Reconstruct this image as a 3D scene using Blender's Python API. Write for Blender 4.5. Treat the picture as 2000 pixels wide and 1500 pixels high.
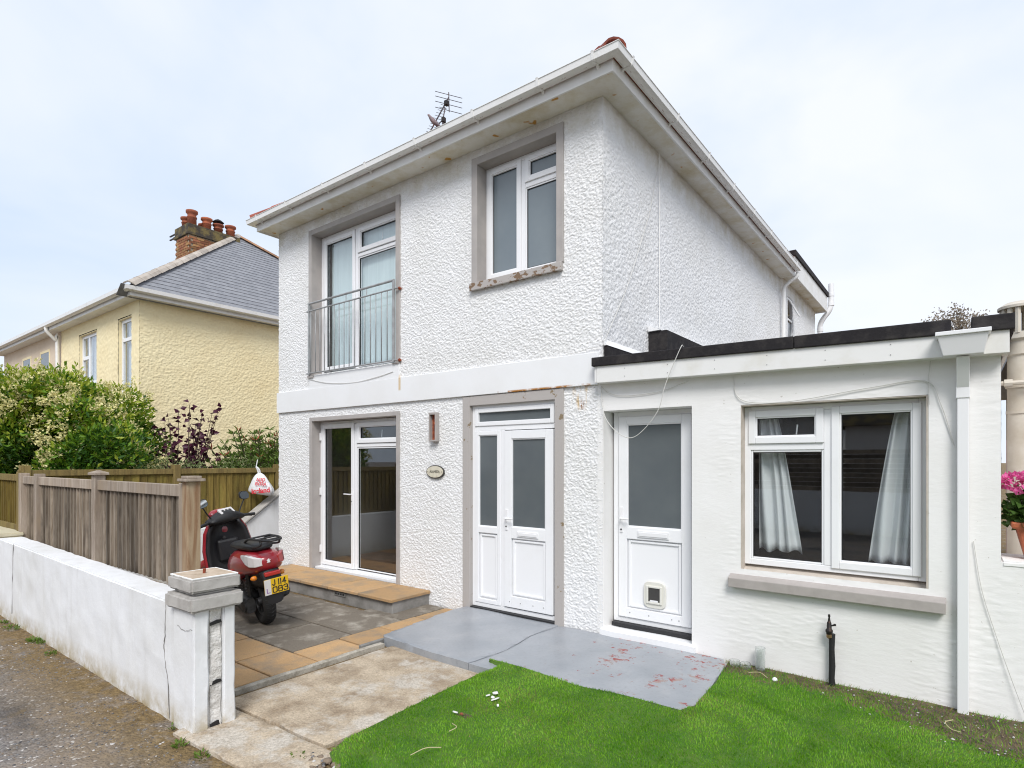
import bpy, bmesh, math, random
import numpy as np
from mathutils import Vector, Matrix

for o in list(bpy.data.objects):
    bpy.data.objects.remove(o)
scene = bpy.context.scene
COL = scene.collection
random.seed(7)
rng = np.random.default_rng(11)
R = math.radians

# ------------------------------------------------------------------ camera
cam_d = bpy.data.cameras.new('camera')
cam = bpy.data.objects.new('camera', cam_d)
COL.objects.link(cam)
cam.location = (8.58, -5.106, 1.70)
cam.rotation_euler = (R(90), 0, R(37.415))
cam_d.sensor_width = 36
cam_d.lens = 20.45
cam_d.shift_y = 0.075
cam_d.clip_start = 0.05
cam_d.clip_end = 2000
scene.camera = cam

# ------------------------------------------------------------------ sky, sun, exposure
SUN_EL, SUN_AZ = 46, 144          # azimuth of the sun, clockwise from +Y
world = bpy.data.worlds.new('World')
scene.world = world
world.use_nodes = True
wn, wl = world.node_tree.nodes, world.node_tree.links
wn.clear()
w_out = wn.new('ShaderNodeOutputWorld')
w_bg = wn.new('ShaderNodeBackground')
w_bg.inputs['Strength'].default_value = 0.06
w_sky = wn.new('ShaderNodeTexSky')
w_sky.sky_type = 'NISHITA'
w_sky.sun_disc = False
w_sky.sun_elevation = R(SUN_EL)
w_sky.sun_rotation = R(SUN_AZ)
w_tc = wn.new('ShaderNodeTexCoord')
w_map = wn.new('ShaderNodeMapping')
w_map.inputs['Scale'].default_value = (1.0, 1.0, 2.2)
w_n = wn.new('ShaderNodeTexNoise')
w_n.inputs['Scale'].default_value = 1.5
w_n.inputs['Detail'].default_value = 5
w_n.inputs['Roughness'].default_value = 0.52
w_n.inputs['Distortion'].default_value = 0.5
w_r = wn.new('ShaderNodeValToRGB')
w_r.color_ramp.elements[0].position = 0.33
w_r.color_ramp.elements[0].color = (6.5, 7.6, 9.2, 1)
w_r.color_ramp.elements[1].position = 0.66
w_r.color_ramp.elements[1].color = (8.9, 9.2, 9.9, 1)
w_mix = wn.new('ShaderNodeMix')
w_mix.data_type = 'RGBA'
w_mix.inputs[0].default_value = 0.90      # cloud cover over the clear sky
wl.new(w_tc.outputs['Generated'], w_map.inputs['Vector'])
wl.new(w_map.outputs['Vector'], w_n.inputs['Vector'])
wl.new(w_n.outputs['Fac'], w_r.inputs['Fac'])
wl.new(w_sky.outputs['Color'], w_mix.inputs[6])
wl.new(w_r.outputs['Color'], w_mix.inputs[7])
wl.new(w_mix.outputs[2], w_bg.inputs['Color'])
wl.new(w_bg.outputs['Background'], w_out.inputs['Surface'])

sun_d = bpy.data.lights.new('sun', 'SUN')
sun = bpy.data.objects.new('sun', sun_d)
COL.objects.link(sun)
sun_d.energy = 1.5
sun_d.angle = R(24)
sun_d.color = (1.0, 0.972, 0.935)
sdir = Vector((math.sin(R(SUN_AZ)) * math.cos(R(SUN_EL)), math.cos(R(SUN_AZ)) * math.cos(R(SUN_EL)), math.sin(R(SUN_EL))))
sun.rotation_euler = sdir.to_track_quat('Z', 'Y').to_euler()
sun.location = sdir * 60

scene.render.engine = 'CYCLES'
scene.view_settings.view_transform = 'Standard'
scene.view_settings.look = 'None'
scene.view_settings.exposure = 0.95
scene.view_settings.gamma = 1
scene.view_settings.use_curve_mapping = False
scene.cycles.filter_width = 1.1
scene.render.resolution_x, scene.render.resolution_y = 1024, 768

# ------------------------------------------------------------------ materials
MATS = {}


def nmat(name):
    m = bpy.data.materials.new(name)
    m.use_nodes = True
    n = m.node_tree.nodes
    b = n['Principled BSDF']
    MATS[name] = m
    return m, n, m.node_tree.links, b


def c4(c):
    return (c[0], c[1], c[2], 1)


def noise(n, l, scale, detail=4, rough=.55, vec=None, stretch=None, dist=0):
    t = n.new('ShaderNodeTexNoise')
    t.inputs['Scale'].default_value = scale
    t.inputs['Detail'].default_value = detail
    t.inputs['Roughness'].default_value = rough
    t.inputs['Distortion'].default_value = dist
    if vec is None:
        g = n.new('ShaderNodeNewGeometry')
        vec = g.outputs['Position']
    if stretch:
        mp = n.new('ShaderNodeMapping')
        mp.inputs['Scale'].default_value = stretch
        l.new(vec, mp.inputs['Vector'])
        vec = mp.outputs['Vector']
    l.new(vec, t.inputs['Vector'])
    return t.outputs['Fac']


def ramp(n, l, fac, lo, hi, c0=(0, 0, 0), c1=(1, 1, 1)):
    r = n.new('ShaderNodeValToRGB')
    e = r.color_ramp.elements
    e[0].position, e[1].position = lo, hi
    e[0].color, e[1].color = c4(c0), c4(c1)
    l.new(fac, r.inputs['Fac'])
    return r.outputs['Color']


def mixc(n, l, fac, a, b, mode='MIX'):
    m = n.new('ShaderNodeMix')
    m.data_type = 'RGBA'
    m.blend_type = mode
    for sock, v in ((m.inputs[0], fac), (m.inputs[6], a), (m.inputs[7], b)):
        if isinstance(v, (int, float)):
            sock.default_value = v
        elif isinstance(v, tuple):
            sock.default_value = c4(v)
        else:
            l.new(v, sock)
    return m.outputs[2]


def math_n(n, l, op, a, b=None, clamp=False):
    m = n.new('ShaderNodeMath')
    m.operation = op
    m.use_clamp = clamp
    for i, v in ((0, a), (1, b)):
        if v is None:
            continue
        if isinstance(v, (int, float)):
            m.inputs[i].default_value = v
        else:
            l.new(v, m.inputs[i])
    return m.outputs[0]


def bump(n, l, b, h, strength, dist):
    bp = n.new('ShaderNodeBump')
    bp.inputs['Strength'].default_value = strength
    bp.inputs['Distance'].default_value = dist
    l.new(h, bp.inputs['Height'])
    l.new(bp.outputs['Normal'], b.inputs['Normal'])


def simple(name, col, rough=.5, metal=0, spec=.5, col2=None, nscale=6, lo=.4, hi=.65, bmp=None, stretch=None, rnd=0, local=False, coat=0, detail=5, grit=0, gscale=110):
    """principled with optional two-tone noise, bump and per-object variation"""
    m, n, l, b = nmat(name)
    b.inputs['Roughness'].default_value = rough
    b.inputs['Metallic'].default_value = metal
    b.inputs['Specular IOR Level'].default_value = spec
    b.inputs['Coat Weight'].default_value = coat
    vec = None
    if local:
        tc = n.new('ShaderNodeTexCoord')
        oi = n.new('ShaderNodeObjectInfo')
        ad = n.new('ShaderNodeVectorMath')
        ad.operation = 'ADD'
        sc = n.new('ShaderNodeVectorMath')
        sc.operation = 'SCALE'
        sc.inputs['Scale'].default_value = 40
        cb = n.new('ShaderNodeCombineXYZ')
        l.new(oi.outputs['Random'], cb.inputs[0])
        l.new(oi.outputs['Random'], cb.inputs[2])
        l.new(cb.outputs[0], sc.inputs[0])
        l.new(tc.outputs['Object'], ad.inputs[0])
        l.new(sc.outputs[0], ad.inputs[1])
        vec = ad.outputs[0]
    src = None
    if col2:
        f = ramp(n, l, noise(n, l, nscale, detail, .6, vec, stretch), lo, hi)
        src = mixc(n, l, f, col, col2)
    if grit:
        gf = ramp(n, l, noise(n, l, gscale, 6, .75, vec), .30, .70, (1 - grit,) * 3, (1 + grit * .6,) * 3)
        src = mixc(n, l, 1.0, src if src is not None else col, gf, 'MULTIPLY')
        sf = ramp(n, l, noise(n, l, gscale * .35, 3, .6, vec), .66, .72)
        src = mixc(n, l, math_n(n, l, 'MULTIPLY', sf, .6), src, tuple(q * .45 for q in col))
    if rnd:
        oi = n.new('ShaderNodeObjectInfo')
        mr = n.new('ShaderNodeMapRange')
        mr.inputs['To Min'].default_value = 1 - rnd
        mr.inputs['To Max'].default_value = 1 + rnd
        l.new(oi.outputs['Random'], mr.inputs['Value'])
        hs = n.new('ShaderNodeHueSaturation')
        l.new(mr.outputs[0], hs.inputs['Value'])
        if src is None:
            hs.inputs['Color'].default_value = c4(col)
        else:
            l.new(src, hs.inputs['Color'])
        src = hs.outputs['Color']
    if src is None:
        b.inputs['Base Color'].default_value = c4(col)
    else:
        l.new(src, b.inputs['Base Color'])
    if bmp:
        bump(n, l, b, noise(n, l, bmp[0], bmp[3] if len(bmp) > 3 else 4, .6, vec, stretch), bmp[1], bmp[2])
    return m


def posmask(n, l, x0, x1, z0, z1, soft=.05):
    """1 inside a box of world x, z with soft edges (for stains that sit at a place on the wall)"""
    g = n.new('ShaderNodeNewGeometry')
    s = n.new('ShaderNodeSeparateXYZ')
    l.new(g.outputs['Position'], s.inputs[0])
    out = None
    for sock, a, bb in ((s.outputs[0], x0, x1), (s.outputs[2], z0, z1)):
        for lo, hi in ((a - soft, a), (bb + soft, bb)):
            mr = n.new('ShaderNodeMapRange')
            mr.inputs['From Min'].default_value = lo
            mr.inputs['From Max'].default_value = hi
            l.new(sock, mr.inputs['Value'])
            out = mr.outputs[0] if out is None else math_n(n, l, 'MULTIPLY', out, mr.outputs[0])
    return out


# white roughcast render: faint dirt and a rust run below the band
m, n, l, b = nmat('roughcast')
b.inputs['Roughness'].default_value = .75
b.inputs['Specular IOR Level'].default_value = .3
c = mixc(n, l, ramp(n, l, noise(n, l, 1.3, 6, .6), .42, .75), (.83, .83, .835), (.76, .755, .74))
c = mixc(n, l, ramp(n, l, noise(n, l, 34, 4, .7), .64, .74), c, (.60, .585, .55))
rust = math_n(n, l, 'MULTIPLY', posmask(n, l, 5.50, 5.64, 2.26, 2.46, .07), ramp(n, l, noise(n, l, 16, 3, .6, None, (1, 1, .2)), .50, .70))
c = mixc(n, l, rust, c, (.55, .33, .07))
rust2 = math_n(n, l, 'MULTIPLY', posmask(n, l, 5.565, 5.575, 2.24, 2.30, .03), ramp(n, l, noise(n, l, 30, 3, .6, None, (1, 1, .4)), .40, .60))
c = mixc(n, l, rust2, c, (.30, .13, .03))
algae = math_n(n, l, 'MULTIPLY', posmask(n, l, -1, 7, 5.12, 5.4, .16), ramp(n, l, noise(n, l, 2.6, 5, .65), .38, .72))
c = mixc(n, l, math_n(n, l, 'MULTIPLY', algae, .5), c, (.44, .37, .20))
l.new(c, b.inputs['Base Color'])
bump(n, l, b, noise(n, l, 58, 4, .65, None, None, .6), .75, .012)

m, n, l, b = nmat('smooth_render')            # trowelled white render
b.inputs['Roughness'].default_value = .7
b.inputs['Specular IOR Level'].default_value = .3
c = mixc(n, l, ramp(n, l, noise(n, l, 1.6, 6, .6), .42, .8), (.835, .825, .815), (.76, .745, .72))
c = mixc(n, l, ramp(n, l, noise(n, l, 30, 3, .6), .70, .76), c, (.52, .49, .44))
l.new(c, b.inputs['Base Color'])
bump(n, l, b, noise(n, l, 40, 5, .65, None, (.4, .4, 1.2)), .25, .006)

m, n, l, b = nmat('white_band')
b.inputs['Roughness'].default_value = .6
c = mixc(n, l, ramp(n, l, noise(n, l, 1.1, 5, .6), .45, .8), (.82, .825, .835), (.76, .755, .745))
r1 = math_n(n, l, 'MULTIPLY', posmask(n, l, 4.5, 5.72, 2.448, 2.468, .012), ramp(n, l, noise(n, l, 9, 4, .6), .40, .6))
c = mixc(n, l, r1, c, (.40, .17, .03))
r2 = math_n(n, l, 'MULTIPLY', posmask(n, l, 2.865, 2.885, 2.62, 2.8, .02), .8)
c = mixc(n, l, r2, c, (.60, .42, .2))
l.new(c, b.inputs['Base Color'])
bump(n, l, b, noise(n, l, 12, 5, .6), .2, .006)

m, n, l, b = nmat('soffit_paint')              # painted boards with mould and rusty nail spots
b.inputs['Roughness'].default_value = .6
c = mixc(n, l, ramp(n, l, noise(n, l, 2.2, 6, .65), .42, .72), (.80, .785, .73), (.56, .48, .29))
c = mixc(n, l, ramp(n, l, noise(n, l, 5.5, 2, .5), .685, .72), c, (.52, .27, .05))
l.new(c, b.inputs['Base Color'])

simple('fascia_paint', (.78, .775, .76), .45, col2=(.66, .64, .58), nscale=3, lo=.5, hi=.8, bmp=(20, .1, .004))
simple('gutter_plastic', (.80, .795, .78), .3, col2=(.62, .60, .55), nscale=5, lo=.55, hi=.8)
simple('upvc', (.84, .845, .86), .25, col2=(.78, .78, .78), nscale=2.5, lo=.55, hi=.85)
simple('upvc_grey_line', (.30, .30, .30), .5)
simple('gasket', (.012, .012, .014), .5)
simple('white_plastic', (.80, .80, .81), .3)
simple('grey_trim', (.42, .39, .37), .6, col2=(.37, .345, .33), nscale=5, bmp=(40, .12, .003))
simple('grey_trim_worn', (.43, .40, .38), .7, col2=(.24, .18, .11), nscale=9, lo=.645, hi=.66, bmp=(40, .3, .004))
simple('grey_trim_peel', (.43, .40, .38), .75, col2=(.20, .13, .08), nscale=13, lo=.535, hi=.555, bmp=(40, .4, .004), stretch=(1, 1, 1.6))
simple('sill_cream', (.40, .365, .345), .7, col2=(.34, .31, .29), nscale=7, lo=.4, hi=.7, bmp=(30, .2, .004))
simple('felt', (.018, .016, .018), .85, col2=(.040, .036, .035), nscale=11, lo=.45, hi=.7, bmp=(60, .5, .006), spec=.3)
simple('concrete_grey', (.25, .245, .235), .85, col2=(.16, .155, .145), nscale=5, lo=.35, hi=.65, bmp=(45, .4, .006))
simple('cable_white', (.60, .59, .56), .5)
simple('interior_wall', (.30, .285, .265), .9)
simple('interior_floor', (.17, .085, .04), .45, col2=(.10, .05, .025), nscale=4)
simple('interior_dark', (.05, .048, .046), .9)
simple('blind', (.74, .84, .85), .8, col2=(.66, .76, .77), nscale=2.2, stretch=(9, 1, .4))
simple('curtain', (.74, .75, .76), .85, bmp=(90, .2, .002))
simple('brass', (.30, .20, .10), .4, metal=.8)
simple('iron_dark', (.03, .027, .026), .5, metal=.5, col2=(.12, .06, .035), nscale=30, lo=.55, hi=.75)
simple('rail_grey', (.38, .39, .40), .45, metal=.2, col2=(.28, .28, .28), nscale=10)
simple('rust', (.22, .045, .018), .75, col2=(.52, .15, .05), nscale=28, lo=.5, hi=.68, bmp=(60, .4, .004))
simple('plaque', (.66, .62, .50), .35, col2=(.55, .50, .39), nscale=20)
simple('plaque_rim', (.05, .045, .04), .5)
simple('ink', (.03, .03, .03), .6)
simple('mastic_black', (.02, .02, .022), .6)

# glass: a clear pane that mirrors by angle, and obscured (frosted) glass
m, n, l, b = nmat('glass')
n.remove(b)
tr = n.new('ShaderNodeBsdfTransparent')
tr.inputs['Color'].default_value = (.95, .965, .965, 1)
gl = n.new('ShaderNodeBsdfGlossy')
gl.inputs['Roughness'].default_value = .012
gl.inputs['Color'].default_value = (.95, .97, 1, 1)
fr = n.new('ShaderNodeLayerWeight')
fr.inputs['Blend'].default_value = .5
mx = n.new('ShaderNodeMixShader')
l.new(math_n(n, l, 'ADD', math_n(n, l, 'MULTIPLY', math_n(n, l, 'POWER', fr.outputs['Facing'], 4.0), .9), .065, True), mx.inputs[0])
l.new(tr.outputs[0], mx.inputs[1])
l.new(gl.outputs[0], mx.inputs[2])
l.new(mx.outputs[0], n['Material Output'].inputs['Surface'])
m, n, l, b = nmat('glass_obscured')
b.inputs['Roughness'].default_value = .07
b.inputs['IOR'].default_value = 1.5
b.inputs['Specular IOR Level'].default_value = .55
l.new(mixc(n, l, ramp(n, l, noise(n, l, 2.0, 3), .3, .7), (.100, .115, .125), (.125, .142, .148)), b.inputs['Base Color'])
bump(n, l, b, noise(n, l, 260, 2), .12, .002)
m, n, l, b = nmat('glass_obscured_pale')
b.inputs['Roughness'].default_value = .12
b.inputs['Specular IOR Level'].default_value = .6
l.new(mixc(n, l, ramp(n, l, noise(n, l, 2.0, 3), .3, .7), (.165, .20, .225), (.20, .235, .255)), b.inputs['Base Color'])
bump(n, l, b, noise(n, l, 200, 2), .15, .002)
m, n, l, b = nmat('drinking_glass')
b.inputs['Transmission Weight'].default_value = .92
b.inputs['Roughness'].default_value = .12
b.inputs['Base Color'].default_value = (.9, .93, .92, 1)

# ------------------------------------------------------------------ geometry helpers
LOC = {}          # world location of every root, so parts can be given in world coordinates


def link(o, parent=None):
    COL.objects.link(o)
    if parent is not None:
        o.parent = parent
    return o


def tag(o, label=None, cat=None, group=None, kind=None):
    if label:
        o['label'] = label
    if cat:
        o['category'] = cat
    if group:
        o['group'] = group
    if kind:
        o['kind'] = kind
    return o


def thing(name, label, cat, loc=(0, 0, 0), group=None, rot=0, scale=1):
    o = bpy.data.objects.new(name, None)
    o.empty_display_size = .1
    link(o)
    o.location = loc
    o.rotation_euler = (0, 0, rot)
    o.scale = (scale,) * 3
    LOC[o] = Vector(loc) if rot == 0 and scale == 1 else Vector((0, 0, 0))
    return tag(o, label, cat, group)


def off(parent):
    while parent is not None:
        if parent in LOC:
            return LOC[parent]
        parent = parent.parent
    return Vector((0, 0, 0))


def mesh_np(name, V, F, mat, parent=None, smooth=False, mat_index=None):
    """V (n,3), F (m,k) all faces with the same corner count"""
    V = np.asarray(V, np.float32) - np.array(off(parent), np.float32)
    F = np.asarray(F, np.int32)
    me = bpy.data.meshes.new(name)
    me.vertices.add(len(V))
    me.vertices.foreach_set('co', V.ravel())
    k = F.shape[1]
    me.loops.add(F.size)
    me.loops.foreach_set('vertex_index', F.ravel())
    me.polygons.add(len(F))
    me.polygons.foreach_set('loop_start', np.arange(0, F.size, k, dtype=np.int32))
    me.polygons.foreach_set('loop_total', np.full(len(F), k, np.int32))
    if smooth:
        me.polygons.foreach_set('use_smooth', np.ones(len(F), bool))
    mats = mat if isinstance(mat, (list, tuple)) else [mat]
    for mm in mats:
        me.materials.append(MATS[mm])
    if mat_index is not None:
        me.polygons.foreach_set('material_index', np.asarray(mat_index, np.int32))
    me.update(calc_edges=True)
    me.validate()
    return link(bpy.data.objects.new(name, me), parent)


class MB:
    def __init__(self):
        self.v, self.f = [], []

    def add(self, vs, fs):
        k = len(self.v)
        self.v += [tuple(p) for p in vs]
        self.f += [tuple(i + k for i in q) for q in fs]
        return self

    def box(self, x0, x1, y0, y1, z0, z1):
        return self.add([(x0, y0, z0), (x1, y0, z0), (x1, y1, z0), (x0, y1, z0), (x0, y0, z1), (x1, y0, z1), (x1, y1, z1), (x0, y1, z1)],
                        [(0, 3, 2, 1), (4, 5, 6, 7), (0, 1, 5, 4), (1, 2, 6, 5), (2, 3, 7, 6), (3, 0, 4, 7)])

    def ring(self, x0, x1, z0, z1, w, y0, y1):
        """a rectangular frame standing in the xz plane"""
        self.box(x0, x0 + w, y0, y1, z0, z1)
        self.box(x1 - w, x1, y0, y1, z0, z1)
        self.box(x0 + w, x1 - w, y0, y1, z1 - w, z1)
        return self.box(x0 + w, x1 - w, y0, y1, z0, z0 + w)

    def prism(self, poly, axis, a, b):
        """poly of 2d points extruded along an axis from a to b"""
        def pt(p, t):
            return {'x': (t, p[0], p[1]), 'y': (p[0], t, p[1]), 'z': (p[0], p[1], t)}[axis]
        k = len(poly)
        vs = [pt(p, a) for p in poly] + [pt(p, b) for p in poly]
        fs = [tuple(range(k))[::-1], tuple(range(k, 2 * k))] + [(i, (i + 1) % k, k + (i + 1) % k, k + i) for i in range(k)]
        return self.add(vs, fs)

    def tube(self, path, r, n=8, cap=True):
        path = [Vector(p) for p in path]
        rs = r if isinstance(r, (list, tuple)) else [r] * len(path)
        vs, fs = [], []
        d0 = (path[1] - path[0]).normalized()
        up = Vector((0, 0, 1)) if abs(d0.z) < .9 else Vector((1, 0, 0))
        a = d0.cross(up).normalized()
        for i, p in enumerate(path):
            d = (path[min(i + 1, len(path) - 1)] - path[max(i - 1, 0)]).normalized()
            a = (a - d * a.dot(d)).normalized()
            bb = d.cross(a)
            for k in range(n):
                t = 2 * math.pi * k / n
                vs.append(p + (a * math.cos(t) + bb * math.sin(t)) * rs[i])
        m = len(path)
        for i in range(m - 1):
            for k in range(n):
                fs.append((i * n + k, i * n + (k + 1) % n, (i + 1) * n + (k + 1) % n, (i + 1) * n + k))
        if cap:
            fs.append(tuple(range(n))[::-1])
            fs.append(tuple(range((m - 1) * n, m * n)))
        return self.add(vs, fs)

    def lathe(self, c, prof, n=16, axis='z'):
        """prof of (radius, height) about an axis through c"""
        vs, fs = [], []
        for r, h in prof:
            for k in range(n):
                t = 2 * math.pi * k / n
                u, v = r * math.cos(t), r * math.sin(t)
                vs.append({'z': (c[0] + u, c[1] + v, c[2] + h), 'y': (c[0] + v, c[1] + h, c[2] + u), 'x': (c[0] + h, c[1] + u, c[2] + v)}[axis])
        m = len(prof)
        for i in range(m - 1):
            for k in range(n):
                fs.append((i * n + k, i * n + (k + 1) % n, (i + 1) * n + (k + 1) % n, (i + 1) * n + k))
        fs.append(tuple(range(n))[::-1])
        fs.append(tuple(range((m - 1) * n, m * n)))
        return self.add(vs, fs)

    def sweep(self, path, prof):
        """closed profile of (outward offset, z) swept along an xy polyline with mitres; outward = right-hand side"""
        P = [Vector((p[0], p[1])) for p in path]
        ns = []
        for i in range(len(P)):
            nn = []
            if i > 0:
                d = (P[i] - P[i - 1]).normalized()
                nn.append(Vector((d.y, -d.x)))
            if i < len(P) - 1:
                d = (P[i + 1] - P[i]).normalized()
                nn.append(Vector((d.y, -d.x)))
            s = sum(nn, Vector((0, 0)))
            ns.append(s / (s.dot(nn[0])) if len(nn) == 2 else s)
        k = len(prof)
        vs = [(P[i].x + ns[i].x * o, P[i].y + ns[i].y * o, z) for i in range(len(P)) for o, z in prof]
        fs = []
        for i in range(len(P) - 1):
            for j in range(k):
                fs.append((i * k + j, i * k + (j + 1) % k, (i + 1) * k + (j + 1) % k, (i + 1) * k + j))
        fs.append(tuple(range(k)))
        fs.append(tuple(range((len(P) - 1) * k, len(P) * k))[::-1])
        return self.add(vs, fs)

    def loft(self, rings, cap=True):
        k = len(rings[0])
        vs = [p for r in rings for p in r]
        fs = []
        for i in range(len(rings) - 1):
            for j in range(k):
                fs.append((i * k + j, i * k + (j + 1) % k, (i + 1) * k + (j + 1) % k, (i + 1) * k + j))
        if cap:
            fs.append(tuple(range(k))[::-1])
            fs.append(tuple(range((len(rings) - 1) * k, len(rings) * k)))
        return self.add(vs, fs)

    def mesh(self, name, mat, o=Vector((0, 0, 0)), smooth=False):
        me = bpy.data.meshes.new(name)
        me.from_pydata([(p[0] - o[0], p[1] - o[1], p[2] - o[2]) for p in self.v], [], self.f)
        bm = bmesh.new()
        bm.from_mesh(me)
        bmesh.ops.recalc_face_normals(bm, faces=bm.faces)
        bm.to_mesh(me)
        bm.free()
        me.materials.append(MATS[mat])
        if smooth:
            for p in me.polygons:
                p.use_smooth = True
        return me

    def build(self, name, mat, parent=None, bevel=0, smooth=False, seg=2, subsurf=0, label=None):
        o = link(bpy.data.objects.new(name, self.mesh(name, mat, off(parent), smooth)), parent)
        if bevel:
            bv = o.modifiers.new('bevel', 'BEVEL')
            bv.width, bv.segments, bv.limit_method, bv.angle_limit = bevel, seg, 'ANGLE', R(35)
        if subsurf:
            s = o.modifiers.new('subdivision', 'SUBSURF')
            s.levels = s.render_levels = subsurf
        if smooth and not subsurf:
            try:
                o.data.set_sharp_from_angle(angle=R(40))
            except Exception:
                pass
        if label:
            o['label'] = label
        return o


def piece(name, me, parent, loc, rot=(0, 0, 0), scale=(1, 1, 1)):
    """one more object on shared mesh data, loc in world coordinates"""
    o = link(bpy.data.objects.new(name, me), parent)
    o.location = Vector(loc) - off(parent)
    o.rotation_euler = rot
    o.scale = scale
    return o


# lattice noise in numpy, for relief that is real geometry
TAB = rng.random((256, 256)).astype(np.float32)


def vn(x, y):
    xi, yi = np.floor(x).astype(int), np.floor(y).astype(int)
    fx, fy = x - xi, y - yi
    fx, fy = fx * fx * (3 - 2 * fx), fy * fy * (3 - 2 * fy)
    a, b_ = TAB[xi % 256, yi % 256], TAB[(xi + 1) % 256, yi % 256]
    c_, d = TAB[xi % 256, (yi + 1) % 256], TAB[(xi + 1) % 256, (yi + 1) % 256]
    return (a * (1 - fx) + b_ * fx) * (1 - fy) + (c_ * (1 - fx) + d * fx) * fy


def rough_h(u, v, s=1.0):
    """spatter-dash relief: short lumps and worms"""
    wu = u + .02 * (vn(u / .05 + 31, v / .05) - .5)
    wv = v + .02 * (vn(u / .05, v / .05 + 57) - .5)
    a = vn(wu / (.030 * s) + 9, wv / (.021 * s) + 3)
    c_ = 1 - np.abs(2 * vn(wu / (.036 * s) + 70, wv / (.027 * s) + 40) - 1)
    d = vn(u / (.015 * s), v / (.015 * s))
    h = .5 * a + .34 * c_ + .22 * d
    t = np.clip((h - .42) / .36, 0, 1)
    return t * t * (3 - 2 * t)


def ripple_h(u, v):
    wv = v + .02 * vn(u / .2, v / .06)
    a = np.clip((vn(u / .085, wv / .014) - .50) / .28, 0, 1)
    c_ = np.clip((vn(u / .05 + 5, wv / .010 + 8) - .55) / .25, 0, 1)
    k = np.clip((vn(u / .45 + 3, v / .35 + 2) - .25) / .4, .12, 1) * np.clip((u - 6.75) / .25, .1, 1)
    return k * (.62 * a + .38 * c_) + .5 * vn(u / .6, v / .5)


def grid_wall(name, org, U, V, N, u0, u1, v0, v1, du, holes, hf, amp, mat, parent):
    nu, nv = int(round((u1 - u0) / du)) + 1, int(round((v1 - v0) / du)) + 1
    us, vs = np.linspace(u0, u1, nu), np.linspace(v0, v1, nv)
    A, B = np.meshgrid(us, vs, indexing='ij')
    H = hf(A, B) * amp
    org, U, V, N = (np.array(q, float) for q in (org, U, V, N))
    P = org + A[..., None] * U + B[..., None] * V + H[..., None] * N
    idx = np.arange(nu * nv).reshape(nu, nv)
    F = np.stack([idx[:-1, :-1], idx[1:, :-1], idx[1:, 1:], idx[:-1, 1:]], -1).reshape(-1, 4)
    cu = ((A[:-1, :-1] + A[1:, 1:]) / 2).ravel()
    cv = ((B[:-1, :-1] + B[1:, 1:]) / 2).ravel()
    keep = np.ones(len(F), bool)
    for (a0, a1, b0, b1) in holes:
        keep &= ~((cu > a0) & (cu < a1) & (cv > b0) & (cv < b1))
    F = F[keep]
    used = np.unique(F)
    remap = np.zeros(nu * nv, np.int64)
    remap[used] = np.arange(len(used))
    return mesh_np(name, P.reshape(-1, 3)[used], remap[F], mat, parent, True)


def text(body, size, mat, parent, M, name='lettering', extrude=.0008, sx=1, shear=0, bold=0):
    """flat lettering as a mesh; M places the text plane (x right, y up)"""
    cu = bpy.data.curves.new(name, 'FONT')
    cu.body = body
    cu.size = size
    cu.align_x = 'CENTER'
    cu.align_y = 'CENTER'
    cu.extrude = extrude
    cu.shear = shear
    cu.offset = bold
    t = bpy.data.objects.new(name, cu)
    COL.objects.link(t)
    bpy.context.view_layer.update()
    me = bpy.data.meshes.new_from_object(t.evaluated_get(bpy.context.evaluated_depsgraph_get()))
    bpy.data.objects.remove(t)
    bpy.data.curves.remove(cu)
    me.name = name
    me.transform(Matrix.Diagonal((sx, 1, 1, 1)))
    me.transform(Matrix.Translation(-off(parent)) @ M)
    me.materials.clear()
    me.materials.append(MATS[mat])
    return link(bpy.data.objects.new(name, me), parent)


def frame_m(origin, xdir, ydir):
    x = Vector(xdir).normalized()
    y = Vector(ydir)
    y = (y - x * y.dot(x)).normalized()
    z = x.cross(y)
    M = Matrix((x, y, z)).transposed().to_4x4()
    M.translation = Vector(origin)
    return M


def catmull(pts, k=8):
    pts = [Vector(p) for p in pts]
    P = [pts[0] * 2 - pts[1]] + pts + [pts[-1] * 2 - pts[-2]]
    out = []
    for i in range(1, len(P) - 2):
        for j in range(k):
            t = j / k
            out.append(.5 * ((2 * P[i]) + (P[i + 1] - P[i - 1]) * t + (2 * P[i - 1] - 5 * P[i] + 4 * P[i + 1] - P[i + 2]) * t * t + (3 * P[i] - P[i - 1] - 3 * P[i + 1] + P[i + 2]) * t ** 3))
    return out + [pts[-1]]

# ================================================================== GROUND
GZ = -0.10        # road
PZ = -0.07        # patio and path


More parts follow.
